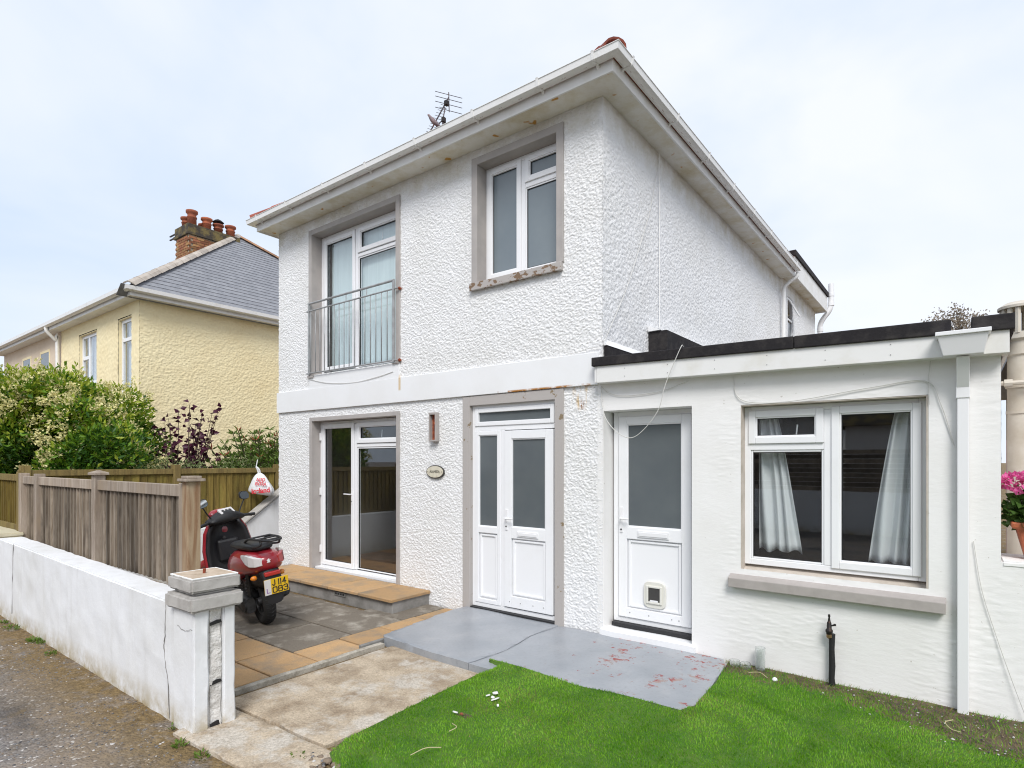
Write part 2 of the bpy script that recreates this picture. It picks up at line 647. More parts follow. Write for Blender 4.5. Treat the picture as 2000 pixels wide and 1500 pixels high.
def gravel_mat():
    m, n, l, b = nmat('road_surface')
    b.inputs['Roughness'].default_value = .9
    b.inputs['Specular IOR Level'].default_value = .25
    v = n.new('ShaderNodeTexVoronoi')
    v.inputs['Scale'].default_value = 62
    g = n.new('ShaderNodeNewGeometry')
    l.new(g.outputs['Position'], v.inputs['Vector'])
    stone = n.new('ShaderNodeSeparateColor')
    l.new(v.outputs['Color'], stone.inputs[0])
    c = mixc(n, l, stone.outputs[0], (.125, .112, .105), (.26, .24, .225))
    c = mixc(n, l, ramp(n, l, noise(n, l, 1.5, 6, .65), .40, .62), c, (.27, .225, .185))
    c = mixc(n, l, ramp(n, l, stone.outputs[1], .945, .97), c, (.58, .55, .52))
    c = mixc(n, l, ramp(n, l, noise(n, l, 1.0, 4, .6, None, (1, 1.6, 1)), .56, .70), c, (.075, .072, .075))
    c = mixc(n, l, ramp(n, l, noise(n, l, 1.9, 5, .65, None, None, .8), .57, .70), c, (.16, .115, .06))
    # silt and moss collect along the foot of the wall
    sp = n.new('ShaderNodeSeparateXYZ')
    l.new(g.outputs['Position'], sp.inputs[0])
    mr = n.new('ShaderNodeMapRange')
    mr.inputs['From Min'].default_value = -4.15
    mr.inputs['From Max'].default_value = -3.5
    l.new(sp.outputs[1], mr.inputs['Value'])
    silt = math_n(n, l, 'MULTIPLY', mr.outputs[0], ramp(n, l, noise(n, l, 5, 5, .7), .28, .50))
    c = mixc(n, l, silt, c, mixc(n, l, ramp(n, l, noise(n, l, 22, 5, .7), .35, .62), (.11, .075, .035), (.24, .165, .075)))
    l.new(c, b.inputs['Base Color'])
    h = math_n(n, l, 'ADD', math_n(n, l, 'MULTIPLY', v.outputs['Distance'], -.7), noise(n, l, 20, 4, .7))
    bump(n, l, b, h, .75, .02)


gravel_mat()
ground = MB().add([(-600, -600, GZ), (600, -600, GZ), (600, 600, GZ), (-600, 600, GZ)], [(0, 1, 2, 3)]).build('road', 'road_surface')
tag(ground, kind='structure')

# loose stones on the road near the wall (nobody could count them)
ico = bmesh.new()
bmesh.ops.create_icosphere(ico, subdivisions=1, radius=1)
IV = np.array([v.co[:] for v in ico.verts])
IF = np.array([[v.index for v in f.verts] for f in ico.faces])
ico.free()


def stones(name, n, area, z, smin, smax, mats, parent=None, dens=None):
    xs = rng.uniform(area[0], area[1], n)
    ys = rng.uniform(area[2], area[3], n)
    if dens is not None:
        k = dens(xs, ys)
        xs, ys = xs[k], ys[k]
    n = len(xs)
    s = rng.uniform(smin, smax, n) * rng.uniform(.5, 1, n)
    sc = np.stack([s * rng.uniform(.7, 1.3, n), s * rng.uniform(.7, 1.3, n), s * rng.uniform(.45, .8, n)], -1)
    j = 1 + rng.uniform(-.22, .22, (n, len(IV), 1))
    V = IV[None] * j * sc[:, None, :]
    a = rng.uniform(0, 6.28, n)
    ca, sa = np.cos(a)[:, None], np.sin(a)[:, None]
    X = V[..., 0] * ca - V[..., 1] * sa + xs[:, None]
    Y = V[..., 0] * sa + V[..., 1] * ca + ys[:, None]
    Z = V[..., 2] + z
    VV = np.stack([X, Y, Z], -1).reshape(-1, 3)
    FF = (IF[None] + (np.arange(n) * len(IV))[:, None, None]).reshape(-1, 3)
    mi = np.repeat(rng.choice(len(mats), n, p=np.array([q[1] for q in mats])), len(IF))
    return mesh_np(name, VV, FF, [q[0] for q in mats], parent, False, mi)


simple('sill_slope', (.56, .50, .44), .7, col2=(.46, .41, .35), nscale=7)
simple('stone_grey', (.17, .165, .165), .85)
simple('stone_dark', (.08, .078, .08), .85)
simple('stone_pale', (.50, .48, .46), .8)
simple('stone_brown', (.21, .16, .115), .9)
g1 = stones('gravel', 15000, (-2.5, 7.5, -6.2, -3.36), GZ, .004, .012, [('stone_grey', .44), ('stone_dark', .22), ('stone_pale', .06), ('stone_brown', .28)],
            dens=lambda x, y: (vn(x * 1.3 + 5, y * 1.3 + 9) > .30) & ~((x > 4.1) & (y > -3.5)))
tag(g1, 'loose grey gravel scattered over the road', 'gravel', kind='stuff')

# ================================================================== PATIO, PATH
simple('slab_grey', (.185, .158, .125), .85, col2=(.40, .365, .31), nscale=4.5, lo=.50, hi=.72, bmp=(50, .5, .006), rnd=.16, local=True, grit=.35)
simple('slab_buff', (.50, .315, .155), .85, col2=(.33, .25, .17), nscale=4.4, lo=.46, hi=.70, bmp=(50, .5, .006), rnd=.16, local=True, grit=.3)
simple('joint_soil', (.085, .072, .055), .95, col2=(.15, .13, .10), nscale=9, bmp=(40, .5, .01))
simple('path_concrete', (.53, .435, .32), .9, col2=(.30, .225, .15), nscale=5, lo=.40, hi=.70, bmp=(38, .8, .014, 7), detail=9, grit=.45, gscale=75)
m_, n_, l_, b_ = MATS['path_concrete'], MATS['path_concrete'].node_tree.nodes, MATS['path_concrete'].node_tree.links, MATS['path_concrete'].node_tree.nodes['Principled BSDF']
l_.new(mixc(n_, l_, math_n(n_, l_, 'MULTIPLY', ramp(n_, l_, noise(n_, l_, 2.3, 8, .72), .50, .60), .75), b_.inputs['Base Color'].links[0].from_socket, mixc(n_, l_, ramp(n_, l_, noise(n_, l_, 60, 5, .7), .35, .6), (.36, .33, .28), (.66, .61, .54))), b_.inputs['Base Color'])
simple('kerb_concrete', (.50, .46, .39), .9, col2=(.26, .23, .18), nscale=8, lo=.4, hi=.66, bmp=(45, .6, .008), grit=.4)

patio = MB().box(-.7, 4.12, -3.1, -.0, GZ - .05, PZ - .035).build('patio', 'joint_soil')
tag(patio, kind='structure')


def slab_mesh(name, sx, sy, t, mat, bev=.006):
    bm = bmesh.new()
    bmesh.ops.create_cube(bm, size=1)
    for v in bm.verts:
        v.co.x *= sx
        v.co.y *= sy
        v.co.z = v.co.z * t - t / 2
    bmesh.ops.bevel(bm, geom=[e for e in bm.edges if all(v.co.z > -t * .5 for v in e.verts)], offset=bev, segments=1, affect='EDGES')
    me = bpy.data.meshes.new(name)
    bm.to_mesh(me)
    bm.free()
    me.materials.append(MATS[mat])
    return me


def pave(parent, x0, x1, y0, y1, nx, ny, mat, z, gap=.02, skip=None, name='paving_slab'):
    sx, sy = (x1 - x0) / nx, (y1 - y0) / ny
    me = slab_mesh(name, sx - gap, sy - gap, .05, mat)
    for i in range(nx):
        for j in range(ny):
            x, y = x0 + sx * (i + .5), y0 + sy * (j + .5)
            if skip and skip(x, y):
                continue
            piece(name, me, parent, (x, y, z + random.uniform(-.003, .003)), (random.uniform(-.006, .006), random.uniform(-.006, .006), random.uniform(-.004, .004)))


pave(patio, -.55, 3.68, -2.06, -.02, 6, 3, 'slab_grey', PZ, skip=lambda x, y: x < 3.3 and y > -.5 and x > .3)
pave(patio, 3.68, 4.10, -2.06, -.02, 1, 4, 'slab_buff', PZ)
pave(patio, -.55, 4.10, -2.96, -2.06, 8, 2, 'slab_buff', PZ)

path = MB().box(4.12, 5.75, -3.42, -1.36, GZ - .06, PZ - .05).build('path', 'joint_soil')
tag(path, kind='structure')


def rough_slab(name, poly, z0, z1, mat, parent, amp=.006, step=.035):
    """concrete slab with an uneven cast top"""
    xs = [p[0] for p in poly]
    ys = [p[1] for p in poly]
    bm = bmesh.new()
    f = bm.faces.new([bm.verts.new((p[0], p[1], z1)) for p in poly])
    for ax, lo, hi in (((1, 0, 0), min(xs), max(xs)), ((0, 1, 0), min(ys), max(ys))):
        t = lo + step
        while t < hi - .004:
            bmesh.ops.bisect_plane(bm, geom=bm.verts[:] + bm.edges[:] + bm.faces[:], plane_co=(t if ax[0] else 0, t if ax[1] else 0, 0), plane_no=ax)
            t += step
    co = np.array([v.co[:] for v in bm.verts])
    h = (vn(co[:, 0] / .09, co[:, 1] / .09) * .5 + vn(co[:, 0] / .4 + 4, co[:, 1] / .4) - .75) * amp
    edge = [v for v in bm.verts if v.is_boundary]
    for v, d in zip(bm.verts, h):
        v.co.z += d
    for v in edge:
        v.co.z -= .008
    r = bmesh.ops.extrude_edge_only(bm, edges=[e for e in bm.edges if e.is_boundary])
    for v in [g for g in r['geom'] if isinstance(g, bmesh.types.BMVert)]:
        v.co.z = z0
    bmesh.ops.recalc_face_normals(bm, faces=bm.faces)
    o = off(parent)
    bmesh.ops.translate(bm, verts=bm.verts, vec=-o)
    me = bpy.data.meshes.new(name)
    bm.to_mesh(me)
    bm.free()
    for p in me.polygons:
        p.use_smooth = True
    me.set_sharp_from_angle(angle=R(50))
    me.materials.append(MATS[mat])
    return link(bpy.data.objects.new(name, me), parent)


rough_slab('path_slab', [(4.27, -2.985), (5.45, -2.93), (5.55, -1.37), (4.27, -1.37)], GZ - .05, PZ, 'path_concrete', path)
rough_slab('path_slab', [(4.50, -3.43), (5.62, -3.36), (5.60, -2.945), (4.36, -3.0)], GZ - .05, PZ - .004, 'path_concrete', path)
rough_slab('kerb_strip', [(4.135, -2.86), (4.20, -2.86), (4.20, -1.40), (4.135, -1.40)], GZ - .05, PZ + .018, 'kerb_concrete', path, .008)
MB().box(4.09, 4.13, -1.62, -.32, PZ - .05, PZ + .03).build('edging_strip', 'concrete_grey', path, .005)

# ================================================================== HOUSE
H = thing('house', 'white roughcast two-storey house with flat-roofed side extension', 'house', (0, 0, PZ))
W = 5.80
TOP = 5.30
holes = [(.875, 2.84, 2.98, 5.12), (4.13, 5.33, 3.70, 5.17), (.875, 2.84, .10, 2.32), (4.0, 5.33, -.2, 2.42)]
grid_wall('front_wall', (0, 0, 0), (1, 0, 0), (0, 0, 1), (0, -1, 0), 0, W + .008, -.12, TOP, .0075, holes, lambda u, v: rough_h(u, v, .50), .0080, 'roughcast', H)
sholes = [(7.86, 8.36, 3.6, 5.10)]
grid_wall('side_wall', (W, 0, 0), (0, 1, 0), (0, 0, 1), (1, 0, 0), -.012, 10.8, 2.5, 5.42, .0122, sholes, lambda u, v: rough_h(u + 17, v, .58), .0084, 'roughcast', H)
MB().box(-.0, .25, .02, 10.8, -.12, TOP).box(.25, W - .02, 10.55, 10.8, -.12, TOP).box(W - .26, W - .012, .02, 10.5, -.12, 2.55).build('wall', 'smooth_render', H)
MB().box(W - .26, W - .012, .35, 7.6, 2.56, TOP).build('wall', 'interior_wall', H)

# string band with the plain apron below the balcony window
MB().box(-.012, 5.765, -.034, .02, 2.456, 2.775).build('string_band', 'white_band', H, .004)
MB().box(.87, 2.855, -.028, .02, 2.776, 2.965).build('apron', 'white_band', H, .003)

# extension
EH = [(5.81, 6.70, -.2, 2.19), (7.12, 8.417, .79, 2.17)]
grid_wall('extension_wall', (0, -.004, 0), (1, 0, 0), (0, 0, 1), (0, -1, 0), 5.745, 8.815, -.15, 2.47, .009, EH, ripple_h, .0024, 'smooth_render', H)
grid_wall('extension_wall', (8.815, -.004, 0), (0, 1, 0), (0, 0, 1), (1, 0, 0), 0, 5, 1.02, 2.47, .014, [], lambda u, v: ripple_h(u + 7, v), .0024, 'smooth_render', H)
MB().box(8.56, 8.81, .03, 5, -.12, 2.4).box(5.84, 8.55, 4.8, 5, -.12, 2.4).build('wall', 'smooth_render', H)


def slope_box(x0, x1, y0, y1, za0, za1, zb0, zb1):
    """box whose bottom and top heights change from x0 (za) to x1 (zb)"""
    return MB().prism([(x0, za0), (x1, zb0), (x1, zb1), (x0, za1)], 'y', y0, y1)


def zr(x, a, b):
    return a + (b - a) * (x - 5.8) / (8.87 - 5.8)


MB().add([(5.8, -.12, 2.60), (8.86, -.12, 2.55), (8.86, 5.1, 2.55), (5.8, 5.1, 2.60)], [(0, 1, 2, 3)]).build('flat_roof', 'felt', H)
slope_box(5.80, 8.853, -.12, .05, 2.456, 2.622, 2.408, 2.562).build('extension_fascia', 'fascia_paint', H, .003)
slope_box(5.775, 5.797, -.115, 0, 2.462, 2.62, 2.462, 2.62).build('extension_fascia', 'fascia_paint', H)
MB().box(8.83, 8.852, .052, 5.1, 2.408, 2.562).build('extension_fascia', 'fascia_paint', H)
for a, bb in ((5.752, 7.56), (7.564, 8.548), (8.656, 8.88)):
    slope_box(a, bb, -.142, .06, zr(a, 2.616, 2.557), zr(a, 2.703, 2.662), zr(bb, 2.616, 2.557), zr(bb, 2.703, 2.662)).build('roof_felt_edge', 'felt', H, .008)
MB().box(8.79, 8.884, .061, 5.1, 2.557, 2.66).build('roof_felt_edge', 'felt', H, .008)
for x in np.arange(6.1, 8.4, .42):
    for dz in (.045, .12):
        piece('nail', bpy.data.meshes.get('nail') or MB().lathe((0, 0, 0), [(.004, -.002), (.004, .002)], 6, 'y').mesh('nail', 'upvc_grey_line'), H, (x, -.1215, zr(x, 2.456, 2.408) + dz))
# felt upstand and boxed gulley against the side wall
MB().box(W + .02, W + .05, .0, 1.05, 2.55, 2.835).build('flashing', 'felt', H)
MB().prism([(W + .015, 2.836), (W + .055, 2.836), (W + .018, 2.90)], 'y', -.01, 1.04).build('mortar_fillet', 'white_band', H)
MB().box(W + .01, 6.03, 1.055, 7.0, 2.5, 3.155).build('boxed_upstand', 'felt', H, .006)
MB().prism([(W + .012, 3.156), (W + .16, 3.158), (W + .018, 3.225)], 'y', 1.03, 7.0).build('mortar_fillet', 'white_band', H)
# hopper and square downpipe
hp = MB().loft([[(8.505, -.122, 2.405), (8.72, -.122, 2.405), (8.72, -.23, 2.405), (8.505, -.23, 2.405)],
                [(8.475, -.122, 2.535), (8.745, -.122, 2.535), (8.745, -.27, 2.535), (8.475, -.27, 2.535)]]).build('hopper', 'white_plastic', H, .004)
MB().box(8.463, 8.757, -.122, -.282, 2.535, 2.562).build('hopper_rim', 'white_plastic', hp, .004)
dp = MB().box(8.58, 8.645, -.075, -.012, -.04, 2.22).build('downpipe', 'white_plastic', H, .006)
MB().box(8.574, 8.651, -.081, -.006, 2.13, 2.24).build('pipe_socket', 'white_plastic', dp, .004)
MB().prism([(-.08, 2.20), (-.012, 2.20), (-.105, 2.40), (-.19, 2.40)], 'x', 8.577, 8.648).build('offset_bend', 'white_plastic', dp, .004)

# ---- eaves
EP = [(-.13, 7.25), (-.13, -.30), (6.07, -.30), (6.07, 7.25)]
MB().sweep(EP, [(-.02, 5.285), (0, 5.285), (0, 5.46), (-.02, 5.46)]).build('fascia', 'fascia_paint', H, .002)
MB().sweep(EP, [(-.50, 5.302), (-.021, 5.302), (-.021, 5.318), (-.50, 5.318)]).build('soffit', 'soffit_paint', H)
GP = [(.016, 5.448), (.016, 5.392), (.022, 5.384), (.098, 5.384), (.106, 5.390), (.114, 5.448), (.120, 5.449), (.120, 5.454), (.106, 5.454), (.099, 5.395), (.024, 5.392), (.022, 5.448)]
gt = MB().sweep(EP, GP).build('gutter', 'gutter_plastic', H, smooth=True)
BP = [(.0, 5.40), (.0, 5.352), (.022, 5.378), (.101, 5.378), (.111, 5.387), (.121, 5.448), (.126, 5.464), (.108, 5.464), (.100, 5.390), (.02, 5.386)]
for x in (.05, .85, 1.75, 2.65, 3.55, 4.45, 5.30, 5.92):
    MB().prism([(-.30 - o, z) for o, z in BP], 'x', x - .014, x + .014).build('gutter_bracket', 'gutter_plastic', gt)
for y in (-.12, 1.0, 2.0, 3.0, 4.0, 5.0, 6.0, 6.9):
    MB().prism([(6.07 + o, z) for o, z in BP], 'y', y - .014, y + .014).build('gutter_bracket', 'gutter_plastic', gt)
# roof
simple('roof_tile', (.30, .075, .045), .8, col2=(.18, .05, .035), nscale=8, lo=.4, hi=.65, rnd=.2, local=True)
RX0, RX1, RY0, RY1, RZ = -.15, 6.09, -.32, 7.3, 5.40
rh = (RX1 - RX0) / 2
rz = RZ + rh * .68
rc = (RX0 + RX1) / 2
roof = MB().add([(RX0, RY0, RZ), (RX1, RY0, RZ), (RX1, RY1, RZ), (RX0, RY1, RZ), (rc, RY0 + rh, rz), (rc, RY1, rz)],
                [(0, 1, 4), (1, 2, 5, 4), (3, 0, 4, 5), (2, 3, 5), (0, 3, 2, 1)]).build('roof', 'roof_tile', H)
tme = MB().prism([(-.125, 0), (-.09, .004), (-.05, .03), (0, .042), (.05, .03), (.09, .004), (.125, 0), (.125, .012), (.09, .016), (.05, .042), (0, .056), (-.05, .042), (-.09, .016), (-.125, .012)], 'y', -.04, .36).mesh('roof_tile', 'roof_tile')
pit = math.atan(.68)
for i in range(1, 23):
    piece('roof_tile', tme, roof, (RX0 + .13 + i * .26, RY0, RZ + .004), (pit, 0, 0))
for i in range(1, 28):
    piece('roof_tile', tme, roof, (RX1, RY0 + .13 + i * .26, RZ + .004), (pit, 0, R(90)))
hipm = MB().loft([[(math.cos(t) * .12 * s, y, math.sin(t) * .10 * s + .02) for t in np.linspace(0, math.pi, 8)] + [(math.cos(t) * .10 * s, y, math.sin(t) * .08 * s + .02) for t in np.linspace(math.pi, 0, 8)] for y, s in ((-.03, 1.08), (.40, .95))]).mesh('hip_tile', 'roof_tile')
hl = math.atan(.68 / math.sqrt(2))
for k in range(9):
    for sgn, x in ((1, RX0), (-1, RX1)):
        s = k * .36
        piece('hip_tile', hipm, roof, (x + sgn * s * math.cos(hl) / 1.414, RY0 + s * math.cos(hl) / 1.414, RZ + .055 + s * math.sin(hl)), (hl, 0, R(-45) * sgn), (.85, 1, .75))

# ---- rear flat-roofed wing and its pipes
MB().sweep([(4.9, 7.32), (6.05, 7.32), (6.05, 10.95), (4.9, 10.95)], [(-.02, 5.35), (0, 5.35), (0, 5.72), (-.02, 5.72)]).build('wing_fascia', 'fascia_paint', H)
MB().box(4.5, 6.03, 7.34, 10.93, 5.38, 5.70).build('wing_soffit', 'soffit_paint', H)
MB().sweep([(4.9, 7.32), (6.05, 7.32), (6.05, 10.95), (4.9, 10.95)], [(-.3, 5.722), (.03, 5.722), (.03, 5.83), (-.3, 5.83)]).build('wing_felt_edge', 'felt', H)
rp = MB().tube([(5.885, 7.18, 2.6), (5.885, 7.18, 5.02)], .036, 10).build('downpipe', 'gutter_plastic', H, smooth=True)
MB().tube(catmull([(5.885, 7.18, 5.0), (5.90, 7.18, 5.10), (6.0, 7.2, 5.20), (6.10, 7.22, 5.27), (6.13, 7.23, 5.36)], 4), .036, 10).build('offset_bend', 'gutter_plastic', rp, smooth=True)
sp = MB().tube(catmull([(5.88, 11.02, 2.6), (5.88, 11.02, 4.7), (5.88, 11.02, 5.05), (5.95, 11.02, 5.22), (6.08, 11.02, 5.40), (6.12, 11.02, 5.60), (6.12, 11.02, 6.05)], 5), .062, 12).build('soil_pipe', 'white_plastic', H, smooth=True)
for z in (4.95, 5.55, 5.78):
    MB().lathe((5.88 if z < 5 else 6.12, 11.02, z), [(.072, -.04), (.072, .04)], 14).build('pipe_socket', 'white_plastic', sp, smooth=True)
wd = MB()
wd.box(W - .05, W + .0, 7.87, 7.91, 3.6, 5.09).box(W - .05, W + .0, 8.31, 8.35, 3.6, 5.09).box(W - .05, W, 7.91, 8.31, 5.05, 5.09).box(W - .05, W, 7.91, 8.31, 4.62, 4.66)
wd = wd.build('window', 'upvc', H)
MB().box(W - .03, W - .025, 7.91, 8.31, 3.6, 4.62).build('pane', 'glass_obscured', wd)
MB().add([(W + .0, 7.92, 5.05), (W, 8.30, 5.05), (W + .18, 8.30, 4.70), (W + .18, 7.92, 4.70)], [(0, 1, 2, 3)]).add([(W + .01, 7.94, 5.05), (W + .01, 8.28, 5.05), (W + .19, 8.28, 4.70), (W + .19, 7.94, 4.70)], [(0, 1, 2, 3)]).build('top_light', 'upvc', wd)

# ---- surrounds
def surround(x0, x1, z0, z1, w, depth, mat='grey_trim', proud=.026, bottom=False, wb=None):
    s = MB()
    s.box(x0, x0 + w, -proud, depth, z0, z1)
    s.box(x1 - w, x1, -proud, depth, z0, z1)
    s.box(x0 + w, x1 - w, -proud, depth, z1 - w, z1)
    return s.build('surround', mat, H, .004)


def window(x0, x1, z0, z1, yf, cells, mulls, fw=.05, name='window', label=None):
    """cells: (x0, x1, z0, z1, sash?, glass material)"""
    f = MB().ring(x0, x1, z0, z1, fw, yf, yf + .07)
    for (a, bb, c_, d) in mulls:
        f.box(a, bb, yf, yf + .07, c_, d)
    f = f.build(name, 'upvc', H, .005, label=label)
    for (a, bb, c_, d, sash, gm) in cells:
        if sash:
            MB().ring(a, bb, c_, d, .056, yf - .016, yf + .045).ring(a + .054, bb - .054, c_ + .054, d - .054, .014, yf - .006, yf + .04).build('sash', 'upvc', f, .005)
            i = .066
        else:
            MB().ring(a, bb, c_, d, .018, yf + .008, yf + .05).build('bead', 'upvc', f, .006)
            i = .016
        MB().ring(a + i, bb - i, c_ + i, d - i, .006, yf + .012, yf + .03).build('gasket', 'gasket', f)
        MB().box(a + i + .002, bb - i - .002, yf + .022, yf + .026, c_ + i + .002, d - i - .002).build('pane', gm, f)
    return f


# upper left: french window behind a balcony rail
surround(.845, 2.862, 2.975, 5.145, .075, .20)
MB().box(.845, .98, -.05, .02, 2.935, 2.974).build('sill_block', 'grey_trim', H, .004)
MB().box(2.74, 2.862, -.05, .02, 2.96, 2.974).build('sill_block', 'grey_trim', H, .004)
fw = window(.921, 2.786, 2.975, 5.068, .15, [(.985, 1.735, 3.04, 5.01, True, 'glass'), (1.80, 2.73, 4.66, 5.01, True, 'glass'), (1.80, 2.73, 3.04, 4.60, False, 'glass')],
            [(1.74, 1.795, 3.025, 5.018), (1.796, 2.736, 4.605, 4.655)], name='french_window', label='upstairs french window with pale drawn blind')
MB().box(.93, 2.78, .04, .149, 2.966, 2.99).build('sill', 'upvc', fw, .004)
# lower left: french doors
surround(.865, 2.855, .085, 2.345, .058, .20)
fd = window(.921, 2.795, .10, 2.282, .13, [(.965, 1.735, .15, 2.245, True, 'glass'), (1.80, 2.745, 1.95, 2.24, True, 'glass'), (1.80, 2.745, .16, 1.89, False, 'glass')],
            [(1.74, 1.795, .15, 2.232), (1.796, 2.745, 1.895, 1.945)], fw=.042, name='french_door')
MB().box(.93, 2.785, .03, .129, .088, .125).build('door_sill', 'upvc', fd, .004)
hd = MB().box(1.69, 1.715, .108, .114, 1.08, 1.30).tube([(1.70, .112, 1.22), (1.70, .07, 1.22), (1.58, .065, 1.222)], .009, 8).build('handle', 'white_plastic', fd, .003)
MB().lathe((1.702, .108, 1.12), [(.008, -.004), (.008, .004)], 10, 'y').build('keyhole', 'gasket', fd)
for z in (.38, 1.24, 2.06):
    MB().box(.935, .965, .10, .13, z - .055, z + .055).build('hinge', 'white_plastic', fd, .004)
# upper right window
surround(4.10, 5.355, 3.755, 5.20, .085, .20)
MB().prism([(-.055, 3.665), (.12, 3.675), (.12, 3.775), (-.055, 3.752)], 'x', 4.085, 5.345).build('sill', 'grey_trim_peel', H, .005, label='grey stone sill with peeling paint')
window(4.186, 5.27, 3.78, 5.115, .14, [(4.215, 4.70, 3.81, 5.085, True, 'glass_obscured_pale'), (4.755, 5.24, 4.80, 5.085, True, 'glass_obscured_pale'), (4.755, 5.24, 3.83, 4.745, False, 'glass_obscured_pale')],
       [(4.70, 4.755, 3.831, 5.065), (4.756, 5.22, 4.745, 4.80)])
# extension window
exw = window(7.125, 8.405, .815, 2.16, .10, [(7.16, 7.735, 1.845, 2.125, True, 'glass'), (7.175, 7.735, .865, 1.79, False, 'glass'), (7.79, 8.375, .85, 2.13, True, 'glass')],
             [(7.735, 7.79, .866, 2.11), (7.17, 7.734, 1.79, 1.845)], label='extension window with white curtains behind')
MB().prism([(-.078, .632), (.006, .64), (.006, .742), (-.078, .712)], 'x', 7.035, 8.52).build('sill', 'sill_cream', H, .006)
MB().prism([(.004, .70), (.17, .72), (.17, .812), (.004, .741)], 'x', 7.126, 8.404).build('sill_slope', 'sill_slope', H)
MB().box(7.108, 7.1255, -.003, .17, .72, 2.17).box(8.4045, 8.422, -.003, .17, .72, 2.17).box(7.124, 8.406, -.002, .17, 2.162, 2.178).build('reveal', 'sill_slope', H, .003)
for (x, z) in ((7.53, 1.96), (2.26, 4.83), (5.03, 4.94), (2.27, 2.09)):
    yy = {7.53: .13, 2.26: .18, 5.03: .155, 2.27: .16}[x]
    MB().tube([(x - .01, yy + .03, z - .06), (x, yy + .03, z + .04)], .006, 6).build('stay', 'white_plastic', H)

# ---- front door with side light and fanlight
def panel_raised(mb, x0, x1, z0, z1, y):
    mb.ring(x0, x1, z0, z1, .022, y - .012, y + .02)


dr = MB().ring(4.067, 5.262, .012, 2.352, .048, .03, .10).box(4.115, 5.214, .03, .10, 2.045, 2.10).box(4.495, 4.545, .03, .10, .06, 2.045).build('front_door', 'upvc', H, .005, label='white half-glazed front door with side light and fanlight')
surround(3.957, 5.356, -.09, 2.448, .108, .12, 'grey_trim_worn', .022)
MB().ring(4.115, 5.214, 2.10, 2.304, .05, .018, .08).build('fanlight_frame', 'upvc', dr, .006)
MB().box(4.164, 5.166, .045, .05, 2.149, 2.256).build('pane', 'glass_obscured', dr)
MB().ring(4.116, 4.494, .062, 2.044, .05, .022, .08).box(4.166, 4.444, .022, .08, .87, .945).ring(4.164, 4.446, .943, 1.996, .012, .030, .07).build('side_light', 'upvc', dr, .005)
MB().box(4.166, 4.444, .045, .05, .945, 1.994).build('pane', 'glass_obscured', dr)
p_ = MB().box(4.166, 4.444, .050, .06, .112, .87)
panel_raised(p_, 4.18, 4.43, .13, .855, .046)
p_.build('panel', 'upvc', dr, .006)
MB().box(4.553, 4.652, .012, .07, .072, 2.036).box(5.108, 5.206, .012, .07, .072, 2.036).box(4.652, 5.108, .012, .07, 1.945, 2.036).box(4.652, 5.108, .012, .07, .072, .20).box(4.652, 5.108, .012, .07, .84, .965).ring(4.650, 5.110, .963, 1.947, .014, .020, .06).build('door_leaf', 'upvc', dr, .005)
MB().box(4.652, 5.108, .035, .04, .965, 1.945).build('pane', 'glass_obscured', dr)
p_ = MB().box(4.652, 5.108, .040, .05, .20, .84)
panel_raised(p_, 4.666, 5.094, .215, .825, .036)
p_.build('panel', 'upvc', dr, .006)
MB().box(4.74, 5.02, .000, .012, .865, .925).box(4.755, 5.005, -.006, 0, .878, .912).build('letterbox', 'white_plastic', dr, .004)
MB().box(4.575, 4.605, .002, .012, .93, 1.16).tube([(4.59, .01, 1.06), (4.59, -.035, 1.06), (4.71, -.04, 1.058)], .009, 8).build('handle', 'white_plastic', dr, .003)
MB().lathe((4.59, .001, .97), [(.009, -.003), (.009, .003)], 10, 'y').build('keyhole', 'gasket', dr)
MB().box(4.075, 5.255, -.02, .10, -.05, .0115).build('threshold', 'mastic_black', dr, .003)
for x in (4.63, 4.78, 4.95, 5.09):
    MB().lathe((x, .011, .135), [(.006, -.002), (.006, .002)], 8, 'y').build('drain_cap', 'upvc_grey_line', dr)

simple('flap_cream', (.70, .69, .63), .4)
# ---- extension door with cat flap
d2 = MB().ring(5.835, 6.69, .10, 2.185, .05, .17, .24).build('side_door', 'upvc', H, .005, label='white half-glazed extension door with cat flap')
MB().box(5.895, 5.985, .152, .22, .155, 2.135).box(6.545, 6.635, .152, .22, .155, 2.135).box(5.985, 6.545, .152, .22, 2.06, 2.135).box(5.985, 6.545, .152, .22, .155, .25).box(5.985, 6.545, .152, .22, .93, 1.05).ring(5.983, 6.547, 1.048, 2.062, .014, .160, .21).build('door_leaf', 'upvc', d2, .005)
MB().box(5.985, 6.545, .175, .18, 1.05, 2.06).build('pane', 'glass_obscured', d2)
p_ = MB().box(5.985, 6.545, .180, .19, .25, .93)
panel_raised(p_, 5.998, 6.532, .262, .918, .177)
p_.build('panel', 'upvc', d2, .006)
MB().box(6.105, 6.425, .140, .152, .955, 1.02).box(6.12, 6.41, .134, .14, .968, 1.007).build('letterbox', 'white_plastic', d2, .004)
MB().box(5.915, 5.945, .142, .152, .99, 1.24).tube([(5.93, .15, 1.13), (5.93, .105, 1.13), (6.03, .10, 1.128)], .009, 8).build('handle', 'white_plastic', d2, .003)
MB().lathe((5.93, .141, 1.02), [(.009, -.003), (.009, .003)], 10, 'y').build('keyhole', 'gasket', d2)
cf = MB().prism([(6.275 + .112 * math.copysign(abs(math.cos(t)) ** .45, math.cos(t)), .41 + .128 * math.copysign(abs(math.sin(t)) ** .45, math.sin(t))) for t in np.linspace(0, 2 * math.pi, 40, endpoint=False)], 'y', .152, .178).build('cat_flap', 'flap_cream', d2, .006, seg=3)
MB().ring(6.195, 6.355, .325, .50, .022, .138, .153).build('flap_frame', 'flap_cream', cf, .006)
MB().box(6.217, 6.333, .146, .1515, .347, .478).build('flap', 'interior_dark', cf)
